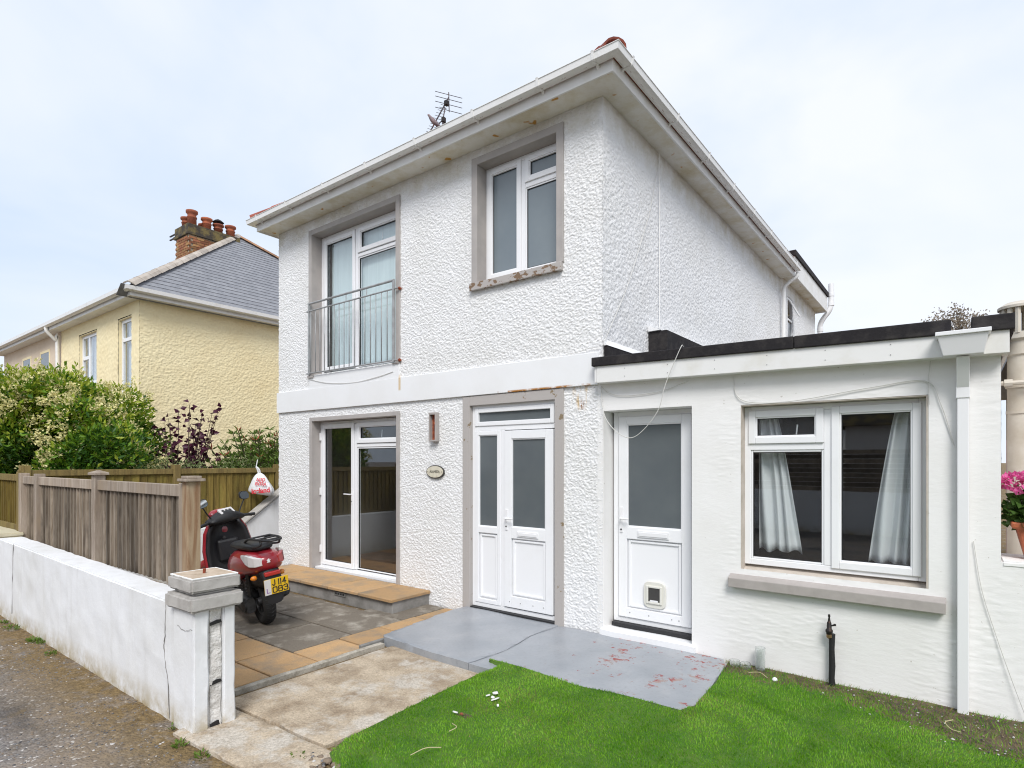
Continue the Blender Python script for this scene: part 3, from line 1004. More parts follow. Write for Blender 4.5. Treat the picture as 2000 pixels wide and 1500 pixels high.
MB().box(6.235, 6.315, .140, .1455, .347, .362).build('flap_catch', 'white_plastic', cf)
for x in (6.02, 6.22, 6.45, 6.52):
    MB().lathe((x, .151, .205), [(.006, -.002), (.006, .002)], 8, 'y').build('drain_cap', 'upvc_grey_line', d2)
MB().box(5.84, 6.685, .11, .25, .062, .0985).build('threshold', 'mastic_black', d2, .004)
rough_slab('door_step', [(5.79, -.045), (6.74, -.045), (6.74, .20), (5.79, .20)], -.1, .055, 'white_band', H, .012, .03)
MB().box(5.78, 5.81, -.002, .24, .05, 2.2).box(6.70, 6.73, -.002, .24, .05, 2.2).box(5.81, 6.70, -.001, .24, 2.186, 2.22).build('reveal', 'smooth_render', H, .004)

# ---- rooms behind the glass
MB().box(.3, 3.9, .22, .24, .0, .05).box(.3, 3.9, 4.0, 4.1, 0, 2.45).box(.26, .3, .2, 4, 0, 2.45).box(3.9, 3.95, .2, 4, 0, 2.45).box(.3, 3.9, .2, 4, 2.42, 2.46).build('room_lining', 'interior_wall', H)
MB().box(.3, 3.9, .05, 4, -.02, .07).build('room_floor', 'interior_floor', H)
MB().box(.3, 3.9, 3.97, 3.995, .07, .19).build('skirting', 'upvc', H)
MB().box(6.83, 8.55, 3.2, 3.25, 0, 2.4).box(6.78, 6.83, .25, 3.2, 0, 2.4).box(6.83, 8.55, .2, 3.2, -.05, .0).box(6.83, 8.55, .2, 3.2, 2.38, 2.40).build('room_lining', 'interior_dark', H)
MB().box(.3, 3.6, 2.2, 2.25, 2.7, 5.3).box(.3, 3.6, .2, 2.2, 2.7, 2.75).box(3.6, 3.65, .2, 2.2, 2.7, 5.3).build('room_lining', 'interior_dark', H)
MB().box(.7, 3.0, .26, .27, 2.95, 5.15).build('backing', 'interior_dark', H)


def drape(name, xa, xb, xc, xd, z0, z1, y, folds, amp, mat, label, grp=None):
    """hanging cloth: top edge xa..xb, bottom edge xc..xd, gathered in folds"""
    nu, nv = 60, 18
    V, F = [], []
    for j in range(nv + 1):
        t = j / nv
        e = t ** .8
        for i in range(nu + 1):
            s = i / nu
            x = (xa + (xb - xa) * s) * (1 - e) + (xc + (xd - xc) * s) * e
            V.append((x, y + amp * math.sin(s * folds * 6.28 + 1.3 * math.sin(2.2 * t + s * 7)) * (.6 + .4 * t), z1 + (z0 - z1) * t + .015 * math.sin(s * 17) * (t > .99)))
    for j in range(nv):
        for i in range(nu):
            a = j * (nu + 1) + i
            F.append((a, a + 1, a + nu + 2, a + nu + 1))
    o = mesh_np(name, V, F, mat, None, True)
    so = o.modifiers.new('thickness', 'SOLIDIFY')
    so.thickness = .003
    return tag(o, label, 'curtain', grp)


drape('curtain', 7.20, 7.34, 7.20, 7.55, .93, 2.15, .24, 3.4, .036, 'curtain', 'white curtain drawn to the left side of the extension window', 'curtains')
drape('curtain', 8.22, 8.37, 8.02, 8.37, .90, 2.15, .24, 3.6, .036, 'curtain', 'white curtain drawn to the right side of the extension window', 'curtains')
MB().tube([(7.12, .24, 2.155), (8.41, .24, 2.155)], .008, 8).build('curtain_rail', 'white_plastic', H)
bl = drape('blind', 1.05, 2.78, 1.05, 2.78, 3.02, 5.03, .245, 22, .0025, 'blind', 'pale blue blind drawn behind the upstairs french window')
bl['category'] = 'blind'

# ---- balcony rail
BR = thing('balcony_rail', 'grey metal juliet balcony rail across the upstairs french window', 'railing', (1.88, -.06, 2.98))
for z, r in ((4.035, .016), (3.925, .011), (3.0, .011)):
    MB().tube([(.90 if z > 4 else .855, -.06, z), (2.80 if z > 4 else 2.875, -.06, z)], r, 8).build('rail', 'rail_grey', BR, smooth=True)
for z in (3.925, 3.0):
    for x in (.86, 2.87):
        MB().tube([(x, -.06, z), (x, .0, z)], .012, 8).lathe((x, -.028, z), [(.022, -.004), (.022, .004)], 10, 'y').build('fixing', 'rust' if x > 2 else 'rail_grey', BR)
bme = MB().tube([(0, 0, 2.99), (0, 0, 3.925)], .0065, 8).mesh('baluster', 'rail_grey', smooth=True)
for i in range(17):
    piece('baluster', bme, BR, (.96 + i * (1.82 / 16), -.06, 0))
for x in (.915, 2.79):
    MB().box(x - .014, x + .014, -.074, -.046, 2.98, 4.03).build('post', 'rail_grey', BR, .003)
for x in (1.36, 1.80, 2.25):
    MB().tube([(x, -.06, 3.925), (x, -.06, 4.03)], .006, 6).build('spacer', 'rail_grey', BR)

# ---- step below the french doors
ST = thing('garden_step', 'low grey concrete step topped with buff tiles under the french doors', 'step', (1.9, -.3, PZ))
simple('step_side', (.30, .29, .275), .9, col2=(.18, .172, .16), nscale=4.5, lo=.38, hi=.66, bmp=(40, .5, .008))
MB().box(.36, 3.39, -.60, -.012, GZ, .062).build('riser', 'step_side', ST, .008)
tm = slab_mesh('tile', .594, .63, .036, 'slab_buff', .008)
for i in range(5):
    piece('tile', tm, ST, (.37 + .61 * (i + .5), -.325, .102 + random.uniform(-.003, .003)), (random.uniform(-.006, .006), random.uniform(-.008, .008), 0))
vt = MB().box(2.30, 2.52, -.612, -.598, .0, .045).build('air_brick', 'concrete_grey', ST)
for i in range(4):
    MB().box(2.32 + i * .05, 2.355 + i * .05, -.6135, -.6125, .012, .034).build('vent_slot', 'gasket', vt)

# ---- porch slab (painted concrete in two pours with a crack)
m, n, l, b = nmat('porch_paint')
b.inputs['Roughness'].default_value = .33
b.inputs['Specular IOR Level'].default_value = .55
gp = n.new('ShaderNodeNewGeometry')
sx = n.new('ShaderNodeSeparateXYZ')
l.new(gp.outputs['Position'], sx.inputs[0])
wear = n.new('ShaderNodeMapRange')
wear.inputs['From Min'].default_value = 5.3
wear.inputs['From Max'].default_value = 6.2
wear.inputs['To Min'].default_value = .16
wear.inputs['To Max'].default_value = 0.0
l.new(sx.outputs[0], wear.inputs['Value'])
nn = math_n(n, l, 'SUBTRACT', math_n(n, l, 'ADD', math_n(n, l, 'MULTIPLY', noise(n, l, 2.2, 2, .5), .45), math_n(n, l, 'MULTIPLY', noise(n, l, 13, 8, .72), .62)), wear.outputs[0])
pf = ramp(n, l, nn, .585, .60)
c = mixc(n, l, ramp(n, l, noise(n, l, 2.4, 5), .35, .7), (.27, .29, .318), (.34, .355, .38))
c = mixc(n, l, math_n(n, l, 'MULTIPLY', ramp(n, l, noise(n, l, 38, 7, .75), .52, .66), .45), c, (.19, .195, .205))
c = mixc(n, l, math_n(n, l, 'MULTIPLY', ramp(n, l, noise(n, l, 3.1, 6, .7), .55, .68), .4), c, (.42, .42, .42))
c = mixc(n, l, pf, c, mixc(n, l, ramp(n, l, noise(n, l, 11, 4), .45, .55), (.30, .075, .07), (.34, .27, .25)))
l.new(c, b.inputs['Base Color'])
l.new(mixc(n, l, pf, (.33, .33, .33), (.8, .8, .8)), b.inputs['Roughness'])
bump(n, l, b, math_n(n, l, 'ADD', math_n(n, l, 'MULTIPLY', pf, -.4), noise(n, l, 7, 5)), .25, .01)
PS = thing('porch_slab', 'grey painted concrete porch slab with worn red patches at the doors', 'porch', (5.5, -.7, GZ))
rough_slab('slab', [(4.0, -.015), (3.99, -.25), (4.105, -1.335), (4.16, -1.37), (4.86, -1.425), (5.30, -1.43), (5.345, -.96), (5.28, -.5), (5.295, -.015)], GZ - .05, .0, 'porch_paint', PS, .010)
rough_slab('slab', [(5.303, -.015), (5.288, -.5), (5.353, -.96), (5.308, -1.43), (6.3, -1.42), (7.10, -1.36), (7.16, -1.2), (7.04, -.165), (6.98, -.015)], GZ - .05, -.004, 'porch_paint', PS, .010)

# ================================================================== LAWN
def leafmat(name, c1, c2, rough=.5, trans=.3, scale=40, spec=.35):
    m, n, l, b = nmat(name)
    b.inputs['Roughness'].default_value = rough
    b.inputs['Specular IOR Level'].default_value = spec
    c = mixc(n, l, ramp(n, l, noise(n, l, scale, 2), .35, .65), c1, c2)
    l.new(c, b.inputs['Base Color'])
    t = n.new('ShaderNodeBsdfTranslucent')
    l.new(c, t.inputs['Color'])
    mx = n.new('ShaderNodeMixShader')
    mx.inputs[0].default_value = trans
    l.new(b.outputs[0], mx.inputs[1])
    l.new(t.outputs[0], mx.inputs[2])
    l.new(mx.outputs[0], n['Material Output'].inputs['Surface'])
    return m


LAWN = [(5.43, -1.295), (5.455, -2.0), (5.50, -2.80), (5.56, -2.98), (5.75, -3.07), (6.1, -3.14), (8.0, -3.3), (11.2, -3.4), (11.2, -.0), (7.02, -.0), (7.045, -.165), (7.12, -.75), (7.155, -1.18), (7.10, -1.31), (6.75, -1.295), (6.3, -1.315), (5.8, -1.29)]


def inpoly(x, y, poly):
    r = np.zeros(x.shape, bool)
    for i in range(len(poly)):
        (x0, y0), (x1, y1) = poly[i - 1], poly[i]
        c_ = ((y0 > y) != (y1 > y)) & (x < (x1 - x0) * (y - y0) / (y1 - y0 + 1e-12) + x0)
        r ^= c_
    return r


def polydist(x, y, poly):
    d = np.full(x.shape, 9.)
    for i in range(len(poly)):
        a, b_ = np.array(poly[i - 1]), np.array(poly[i])
        e = b_ - a
        t = np.clip(((x - a[0]) * e[0] + (y - a[1]) * e[1]) / (e @ e), 0, 1)
        d = np.minimum(d, np.hypot(x - a[0] - t * e[0], y - a[1] - t * e[1]))
    return d


def lawn_z(x, y):
    slab = np.exp(-np.maximum(0, np.abs(y + 1.2) - .25) / .25) * np.clip((7.75 - x) / .6, 0, 1)
    z = -.030 + .042 * slab + .03 * (vn(x / .9 + 3, y / .9) - .5) + .012 * (vn(x / .3, y / .3 + 7) - .5)
    e = np.clip((x - 5.44 - .04 * np.clip(-1.3 - y, 0, 2)) / .16, 0, 1)      # the turf rolls down at its left edge
    z = np.where(y < -1.32, z * e + (-.062) * (1 - e), z)
    f = np.clip((y + 3.02 + .05 * (x - 5.6)) / .2, 0, 1)
    return z * f + (-.075) * (1 - f)


def soil_amount(x, y):
    """bare worn soil along the extension wall and in the right-hand corner"""
    w = np.clip(1.15 - (-y) / (.28 + .45 * vn(x * 2.2, x * 0 + 3)), 0, 1) * (x > 7.0) * (.55 + .6 * vn(x / .07, y / .07))
    c_ = np.exp(-(((x - 8.98) / .42) ** 2 + ((y + .30) / .28) ** 2)) * 1.5
    p1 = np.exp(-(((x - 5.92) / .06) ** 2 + ((y + 2.17) / .045) ** 2)) * .9
    return np.clip(w * .85 + c_ + p1, 0, 1)


simple('turf_backing', (.05, .13, .010), .9, col2=(.08, .15, .016), nscale=8)
m, n, l, b = nmat('bare_soil')
b.inputs['Roughness'].default_value = .95
l.new(mixc(n, l, ramp(n, l, noise(n, l, 14, 6, .7), .35, .65), (.055, .040, .028), (.16, .115, .07)), b.inputs['Base Color'])
bump(n, l, b, noise(n, l, 45, 5, .7), .8, .015)
bm = bmesh.new()
f = bm.faces.new([bm.verts.new((p[0], p[1], 0)) for p in LAWN])
for ax, lo, hi in (((1, 0, 0), 5.43, 11.2), ((0, 1, 0), -3.4, 0)):
    t = lo + .05
    while t < hi:
        bmesh.ops.bisect_plane(bm, geom=bm.verts[:] + bm.edges[:] + bm.faces[:], plane_co=(t if ax[0] else 0, t if ax[1] else 0, 0), plane_no=ax)
        t += .05
co = np.array([v.co[:] for v in bm.verts])
for v, z in zip(bm.verts, lawn_z(co[:, 0], co[:, 1])):
    v.co.z = z
fc = np.array([fa.calc_center_median()[:] for fa in bm.faces])
sa_ = soil_amount(fc[:, 0], fc[:, 1])
for fa, s in zip(bm.faces, sa_):
    fa.material_index = 1 if s > .38 else 0
    fa.smooth = True
r = bmesh.ops.extrude_edge_only(bm, edges=[e for e in bm.edges if e.is_boundary])
for v in [g for g in r['geom'] if isinstance(g, bmesh.types.BMVert)]:
    v.co.z = GZ - .02
bmesh.ops.recalc_face_normals(bm, faces=bm.faces)
me = bpy.data.meshes.new('lawn')
bm.to_mesh(me)
bm.free()
me.materials.append(MATS['turf_backing'])
me.materials.append(MATS['bare_soil'])
lawn = link(bpy.data.objects.new('lawn', me))
tag(lawn, kind='structure')

leafmat('blade_a', (.15, .335, .016), (.19, .39, .022), .55, .25, 12)
leafmat('blade_b', (.085, .25, .010), (.11, .29, .013), .55, .25, 12)
leafmat('blade_c', (.27, .49, .05), (.22, .44, .035), .55, .25, 12)
leafmat('blade_dry', (.30, .25, .10), (.22, .19, .07), .7, .2, 12)


def blades(name, n, area, poly, zf, hmin, hmax, w, mats, probs, thin=None, lean=.55):
    x = rng.uniform(area[0], area[1], n)
    y = rng.uniform(area[2], area[3], n)
    k = inpoly(x + .035 * (vn(x / .07, y / .07) - .5), y + .045 * (vn(x / .06 + 9, y / .06) - .5), poly)
    x, y = x[k], y[k]
    if thin is not None:
        k = rng.random(len(x)) > thin(x, y)
        x, y = x[k], y[k]
    n = len(x)
    z = zf(x, y) - .002
    a = rng.uniform(0, 6.283, n)
    # the pile leans in patches
    ld = vn(x / .35 + 11, y / .35) * 6.28 * 1.5
    h = rng.uniform(hmin, hmax, n) * (.75 + .5 * vn(x / .2, y / .2))
    L = h * lean * rng.uniform(.2, 1.4, n)
    dx, dy = np.cos(ld) * L * .7 + np.cos(a) * L * .5, np.sin(ld) * L * .7 + np.sin(a) * L * .5
    wx, wy = np.cos(a + 1.57) * w / 2, np.sin(a + 1.57) * w / 2
    V = np.stack([np.stack([x - wx, y - wy, z], -1), np.stack([x + wx, y + wy, z], -1), np.stack([x + dx, y + dy, z + h], -1)], 1).reshape(-1, 3)
    F = np.arange(3 * n).reshape(-1, 3)
    # light and dark patches follow the wear of the pile
    pt = vn(x / .6 + 2, y / .6 + 30) + .5 * vn(x / .15, y / .15) + rng.normal(0, .35, n)
    q = np.quantile(pt, np.cumsum(probs)[:-1])
    mi = np.searchsorted(q, pt)
    return mesh_np(name, V, F, mats, None, False, mi)


gr = blades('artificial_grass', 265000, (5.42, 10.6, -3.35, 0), LAWN, lawn_z, .010, .020, .0056, ['blade_b', 'blade_a', 'blade_c', 'blade_dry'], [.34, .42, .215, .025], lambda x, y: soil_amount(x, y) * .97)
tag(gr, 'bright green artificial grass covering the front lawn', 'grass', kind='stuff')
dg = blades('dry_grass', 9000, (7.0, 9.6, -.75, -.01), [(7.0, -.9), (10, -.9), (10, 0), (7.0, 0)], lawn_z, .014, .045, .004, ['blade_dry', 'blade_b', 'blade_a'], [.45, .3, .25], lambda x, y: 1 - soil_amount(x, y) * .8, 1.1)
tag(dg, 'dry straw and weeds along the foot of the extension wall', 'dry grass', kind='stuff')
st2 = stones('litter_stones', 500, (7.1, 9.4, -.7, -.03), -.025, .004, .011, [('stone_pale', .35), ('stone_brown', .4), ('stone_dark', .25)], None, lambda x, y: soil_amount(x, y) > .25)
tag(st2, 'small stones and grit in the worn edge of the lawn', 'stones', kind='stuff')

# weeds against the foot of the boundary wall
leafmat('weed', (.10, .19, .025), (.15, .22, .03), .6, .25)


def leaves(name, P, D, S, mats, parent=None, mi=None, ratio=.42, fold=.25, curl=.15):
    """leaf shapes (two folded triangles): P base points, D directions, S lengths"""
    n = len(P)
    D = D / np.linalg.norm(D, axis=1, keepdims=True)
    rnd_ = rng.normal(size=(n, 3))
    side = np.cross(D, rnd_)
    side /= np.linalg.norm(side, axis=1, keepdims=True) + 1e-9
    nor = np.cross(side, D)
    S = S[:, None]
    b0 = P
    tip = P + D * S - nor * S * curl
    mid = P + D * S * .48
    l_ = mid + side * S * ratio / 2 + nor * S * fold * ratio
    r_ = mid - side * S * ratio / 2 + nor * S * fold * ratio
    V = np.stack([b0, l_, tip, r_], 1).reshape(-1, 3)
    k = np.arange(n) * 4
    F = np.stack([np.stack([k, k + 2, k + 1], -1), np.stack([k, k + 3, k + 2], -1)], 1).reshape(-1, 3)
    return mesh_np(name, V, F, mats, parent, False, None if mi is None else np.repeat(mi, 2))


wp, wd_ = [], []
for (x, y, r_, k) in ((1.29, -3.40, .11, 130), (1.43, -3.38, .05, 40), (1.9, -3.42, .07, 50), (.2, -3.42, .06, 40), (4.70, -3.47, .07, 60), (4.95, -3.45, .06, 40), (5.42, -3.1, .06, 45), (4.40, -3.40, .025, 10), (.55, -3.42, .12, 70)):
    for i in range(k):
        a, q = random.uniform(0, 6.28), r_ * math.sqrt(random.random())
        wp.append((x + math.cos(a) * q, y + math.sin(a) * q * .5, GZ + random.uniform(0, .02)))
        wd_.append((math.cos(a) * .8, math.sin(a) * .8, random.uniform(.3, 1.3)))
wo = leaves('weeds', np.array(wp), np.array(wd_), rng.uniform(.012, .035, len(wp)), ['weed'])
tag(wo, 'small green weeds at the foot of the boundary wall and path', 'weeds', kind='stuff')

# ================================================================== BOUNDARY WALL
m, n, l, b = nmat('wall_paint')
b.inputs['Roughness'].default_value = .7
b.inputs['Specular IOR Level'].default_value = .3
c = mixc(n, l, ramp(n, l, noise(n, l, 1.7, 6, .6), .42, .75), (.80, .81, .83), (.70, .70, .69))
c = mixc(n, l, math_n(n, l, 'MULTIPLY', ramp(n, l, noise(n, l, 9, 4, .6, None, (1, 1, .08)), .5, .72), .35), c, (.60, .595, .58))
foot = n.new('ShaderNodeMapRange')            # rain splash and soil on the lowest 15 cm
gp = n.new('ShaderNodeNewGeometry')
sx = n.new('ShaderNodeSeparateXYZ')
l.new(gp.outputs['Position'], sx.inputs[0])
foot.inputs['From Min'].default_value = .10
foot.inputs['From Max'].default_value = -.10
l.new(sx.outputs[2], foot.inputs['Value'])
c = mixc(n, l, math_n(n, l, 'MULTIPLY', foot.outputs[0], ramp(n, l, noise(n, l, 7, 5, .7), .32, .60)), c, (.42, .35, .22))
l.new(c, b.inputs['Base Color'])
bump(n, l, b, noise(n, l, 18, 6, .65), .3, .010)
simple('cap_stone', (.47, .45, .425), .85, col2=(.38, .36, .335), nscale=9, bmp=(35, .5, .006))
simple('cap_bed', (.52, .42, .32), .9, col2=(.40, .31, .22), nscale=12, bmp=(40, .6, .008))
simple('cap_paint_edge', (.80, .80, .79), .7)
simple('raw_block', (.72, .70, .67), .95, col2=(.56, .54, .51), nscale=14, lo=.35, hi=.62, bmp=(28, 1.0, .02))

BW = thing('boundary_wall', 'low white rendered boundary wall with crack and gate pillar', 'wall', (2.2, -3.25, GZ))


def lumpy(name, x0, x1, y0, y1, z0, z1, mat, parent, step=.045, amp=.006, ztop=None, bev=.012):
    """box with hand-trowelled unevenness; ztop(x) lets the top slope"""
    bm = bmesh.new()
    bmesh.ops.create_cube(bm, size=1)
    for v in bm.verts:
        v.co = Vector(((x0 + x1) / 2 + v.co.x * (x1 - x0), (y0 + y1) / 2 + v.co.y * (y1 - y0), (z0 + z1) / 2 + v.co.z * (z1 - z0)))
    bmesh.ops.bevel(bm, geom=bm.edges[:], offset=bev, segments=2, affect='EDGES')
    for ax, lo, hi in (((1, 0, 0), x0, x1), ((0, 1, 0), y0, y1), ((0, 0, 1), z0, z1)):
        t = lo + step
        while t < hi - .003:
            bmesh.ops.bisect_plane(bm, geom=bm.verts[:] + bm.edges[:] + bm.faces[:], plane_co=[t * q for q in ax], plane_no=ax)
            t += step
    bm.normal_update()
    co = np.array([v.co[:] for v in bm.verts])
    no = np.array([v.normal[:] for v in bm.verts])
    u, w = co[:, 0] + co[:, 1] * 1.7, co[:, 2] + co[:, 1] * .6
    h = (vn(u / .13 + 3, w / .13) + .5 * vn(u / .05, w / .05 + 9) - .75) * amp
    for v, d, q in zip(bm.verts, h, no):
        v.co += Vector(q) * float(d)
        if ztop and v.co.z > (z0 + z1) / 2:
            v.co.z += ztop(v.co.x) - z1
    o = off(parent)
    bmesh.ops.translate(bm, verts=bm.verts, vec=-o)
    me = bpy.data.meshes.new(name)
    bm.to_mesh(me)
    bm.free()
    for p in me.polygons:
        p.use_smooth = True
    me.set_sharp_from_angle(angle=R(48))
    me.materials.append(MATS[mat])
    return link(bpy.data.objects.new(name, me), parent)


lumpy('wall', -.36, 4.36, -3.345, -3.12, GZ - .05, .76, 'wall_paint', BW, .05, .010, lambda x: .785 - .015 * x)
pl = lumpy('pillar', 4.35, 4.645, -3.366, -3.262, GZ - .05, .745, 'wall_paint', BW, .045, .008)
lumpy('pillar_block', 4.36, 4.628, -3.264, -3.168, GZ - .05, .745, 'raw_block', BW, .02, .028)
lumpy('pillar', 4.35, 4.645, -3.170, -3.085, GZ - .05, .745, 'wall_paint', BW, .045, .008)
lumpy('cap_course', 4.312, 4.685, -3.405, -3.05, .715, .815, 'cap_stone', BW, .04, .008, None, .015)
lumpy('cap_neck', 4.355, 4.64, -3.36, -3.09, .81, .84, 'cap_stone', BW, .05, .004)
lumpy('cap_slab', 4.325, 4.672, -3.392, -3.062, .838, .93, 'cap_stone', BW, .035, .012, None, .014)
MB().box(4.3475, 4.6495, -3.3695, -3.0845, .922, .9345).build('cap_bed', 'cap_bed', BW, .002)
e_ = MB()
for (a, bb, c_, d) in ((4.337, 4.66, -3.380, -3.370), (4.337, 4.66, -3.084, -3.074), (4.337, 4.347, -3.370, -3.084), (4.65, 4.66, -3.370, -3.084)):
    e_.box(a, bb, c_, d, .925, .9355)
e_.build('cap_paint_edge', 'cap_paint_edge', BW, .003)
MB().tube([(4.50, -3.23, .93), (4.505, -3.23, .965)], .010, 8).build('iron_stub', 'rust', BW)
for z0_, z1_ in ((.60, .635), (.20, .235), (-.09, -.04)):
    MB().add([(4.634, -3.255, z0_), (4.634, -3.175, z0_ + .012), (4.634, -3.18, z1_ - .004), (4.634, -3.21, z1_), (4.634, -3.255, z1_ - .012)], [(0, 1, 2, 3, 4)]).build('gap', 'gasket', BW)


def crack(pts, r, parent, mat='gasket', nm='crack'):
    q = []
    for p in catmull(pts, 6):
        q.append(p + Vector((random.uniform(-.006, .006), 0, random.uniform(-.004, .004))))
    return MB().tube(q, [r * random.uniform(.3, 1.3) for _ in q], 5).build(nm, mat, parent)


simple('crack_shadow', (.20, .19, .18), .9)
crack([(4.19, -3.348, .70), (4.18, -3.349, .50), (4.165, -3.349, .38), (4.22, -3.349, .18), (4.25, -3.349, -.08)], .003, BW, 'crack_shadow')
crack([(.30, -3.349, .78), (.26, -3.349, .40), (.24, -3.349, .0)], .003, BW, 'crack_shadow')
crack([(4.42, -3.370, .60), (4.52, -3.370, .58), (4.63, -3.368, .60)], .0016, BW, 'crack_shadow')

CW = thing('neighbour_front_wall', 'cream rendered garden wall at the left edge', 'wall', (-3, -3.25, GZ))
simple('cream_paint', (.62, .57, .42), .75, col2=(.55, .50, .36), nscale=2.5, bmp=(20, .3, .01))
lumpy('wall', -7.0, -.372, -3.37, -3.12, GZ - .05, .80, 'cream_paint', CW, .12, .008)
lumpy('coping', -7.0, -.372, -3.40, -3.10, .79, .84, 'cream_paint', CW, .12, .006)

# ================================================================== FENCES
def wood(name, c1, c2, c3, rnd):
    m, n, l, b = nmat(name)
    b.inputs['Roughness'].default_value = .85
    b.inputs['Specular IOR Level'].default_value = .2
    tc = n.new('ShaderNodeTexCoord')
    oi = n.new('ShaderNodeObjectInfo')
    cb = n.new('ShaderNodeCombineXYZ')
    for i in range(3):
        l.new(oi.outputs['Random'], cb.inputs[i])
    sc = n.new('ShaderNodeVectorMath')
    sc.operation = 'MULTIPLY_ADD'
    l.new(cb.outputs[0], sc.inputs[0])
    sc.inputs[1].default_value = (31, 17, 53)
    l.new(tc.outputs['Object'], sc.inputs[2])
    g = noise(n, l, 16, 6, .65, sc.outputs[0], (1, 1, .09), 1.2)
    c = mixc(n, l, ramp(n, l, g, .36, .62), c1, c2)
    c = mixc(n, l, ramp(n, l, noise(n, l, 4.5, 4, .65, sc.outputs[0], (1, 1, .35)), .50, .70), c, c3)
    hs = n.new('ShaderNodeHueSaturation')
    mr = n.new('ShaderNodeMapRange')
    mr.inputs['To Min'].default_value = 1 - rnd
    mr.inputs['To Max'].default_value = 1 + rnd
    l.new(oi.outputs['Random'], mr.inputs['Value'])
    l.new(mr.outputs[0], hs.inputs['Value'])
    l.new(c, hs.inputs['Color'])
    l.new(hs.outputs['Color'], b.inputs['Base Color'])
    bump(n, l, b, g, .5, .006)


wood('wood_weathered', (.32, .27, .215), (.17, .135, .10), (.09, .073, .06), .46)
wood('wood_post', (.42, .355, .29), (.27, .215, .17), (.35, .275, .20), .12)
wood('wood_brown_post', (.36, .27, .175), (.23, .135, .075), (.34, .275, .185), .1)
wood('wood_olive', (.20, .145, .038), (.105, .075, .022), (.22, .18, .045), .25)
wood('wood_olive_rail', (.25, .185, .07), (.15, .11, .045), (.23, .185, .07), .1)

FB = {}


def board_mesh(h, mat, pitch):
    k = (round(h, 3), mat)
    if k not in FB:
        FB[k] = MB().prism([(-pitch * .62, 0), (pitch * .60, -.022), (pitch * .60, .006), (-pitch * .60, .006)], 'z', 0, h).mesh('board', mat)
    return FB[k]


def fence(name, label, axis, a0, a1, c0, z0, z1, mat, railmat, pitch=.082, face=-1, rails=True, rail_h=.09):
    """close-board fence: axis 'x' or 'y', running a0..a1 at the other coordinate c0, boards facing -y (or +x)"""
    loc = ((a0 + a1) / 2, c0, z0) if axis == 'x' else (c0, (a0 + a1) / 2, z0)
    F_ = thing(name, label, 'fence', loc)
    n = int((a1 - a0) / pitch)
    rot = 0 if axis == 'x' else R(90)
    bz0, bz1 = (z0 + .07, z1 - .07) if rails else (z0, z1)
    for i in range(n):
        t = a0 + (i + .5) * (a1 - a0) / n
        p = (t, c0, bz0) if axis == 'x' else (c0, t, bz0)
        piece('board', board_mesh(bz1 - bz0, mat, pitch), F_, p, (0, random.uniform(-.004, .004), rot), (random.uniform(.93, 1.05), 1, 1))
    return F_


# weathered fence behind the boundary wall: three framed panels
WF = fence('weathered_fence', 'weathered grey close-board fence standing behind the white boundary wall', 'x', -.40, 3.88, -3.075, .66, 1.52, 'wood_weathered', 'wood_post', .092)
for a, bb in ((-.40, .14), (.235, 2.01), (2.105, 3.84)):
    MB().box(a, bb, -3.115, -3.055, 1.425, 1.515).build('top_rail', 'wood_post', WF, .004)
    MB().box(a, bb, -3.115, -3.055, .62, .70).build('bottom_rail', 'wood_post', WF, .004)
for x, zt in ((-.44, 1.55), (.187, 1.55), (2.057, 1.565)):
    MB().box(x - .045, x + .045, -3.135, -3.045, .35, zt).build('post', 'wood_post', WF, .004)
    if x > 2:
        MB().box(x - .068, x + .068, -3.158, -3.022, zt, zt + .022).loft([[(x - .068, -3.158, zt + .022), (x + .068, -3.158, zt + .022), (x + .068, -3.022, zt + .022), (x - .068, -3.022, zt + .022)], [(x - .01, -3.10, zt + .045), (x + .01, -3.10, zt + .045), (x + .01, -3.08, zt + .045), (x - .01, -3.08, zt + .045)]]).build('post_cap', 'wood_post', WF, .003)
MB().box(3.845, 3.935, -3.12, -3.05, .60, 1.53).build('post', 'wood_post', WF, .004)
MB().box(3.94, 4.035, -3.135, -3.04, -.05, 1.545).build('post', 'wood_brown_post', WF, .006, label='thick reddish brown end post')
MB().box(3.915, 4.062, -3.162, -3.015, 1.545, 1.566).box(3.935, 4.042, -3.14, -3.035, 1.566, 1.586).build('post_cap', 'wood_post', WF, .004)

# olive fence between the gardens, on a white retaining wall that climbs with the steps
RW = thing('retaining_wall', 'white retaining wall with sloping top beside the house', 'wall', (-.72, -1, PZ))
MB().prism([(-3.1, GZ), (10, GZ), (10, 1.9), (1.5, 1.9), (-.22, .66), (-3.1, .66)], 'x', -.80, -.64).build('wall', 'wall_paint', RW, .01)
MB().prism([(-.25, .664), (1.5, 1.925), (1.5, 1.965), (-.25, .70)], 'x', -.82, -.60).build('coping', 'cap_stone', RW, .006)
OF = fence('olive_fence', 'olive brown close-board fence running back between the two houses', 'y', -3.05, 4.2, -.90, .62, 1.58, 'wood_olive', 'wood_olive_rail', .105, 1)
MB().box(-.93, -.855, -3.05, 4.2, 1.50, 1.58).build('top_rail', 'wood_olive_rail', OF, .004)
MB().box(-.93, -.855, -3.05, 4.2, .60, .69).build('bottom_rail', 'wood_olive_rail', OF, .004)
for y in (-2.98, -1.17, .50, 2.3):
    MB().box(-.955, -.84, y - .05, y + .05, .2, 1.64).build('post', 'wood_olive_rail', OF, .004)
LF = fence('side_fence', 'olive brown fence panel on the cream wall at the left edge', 'x', -4.2, -.52, -3.075, .84, 1.53, 'wood_olive', 'wood_olive_rail', .105)
MB().box(-4.2, -.52, -3.11, -3.055, 1.45, 1.53).build('top_rail', 'wood_olive_rail', LF, .004)
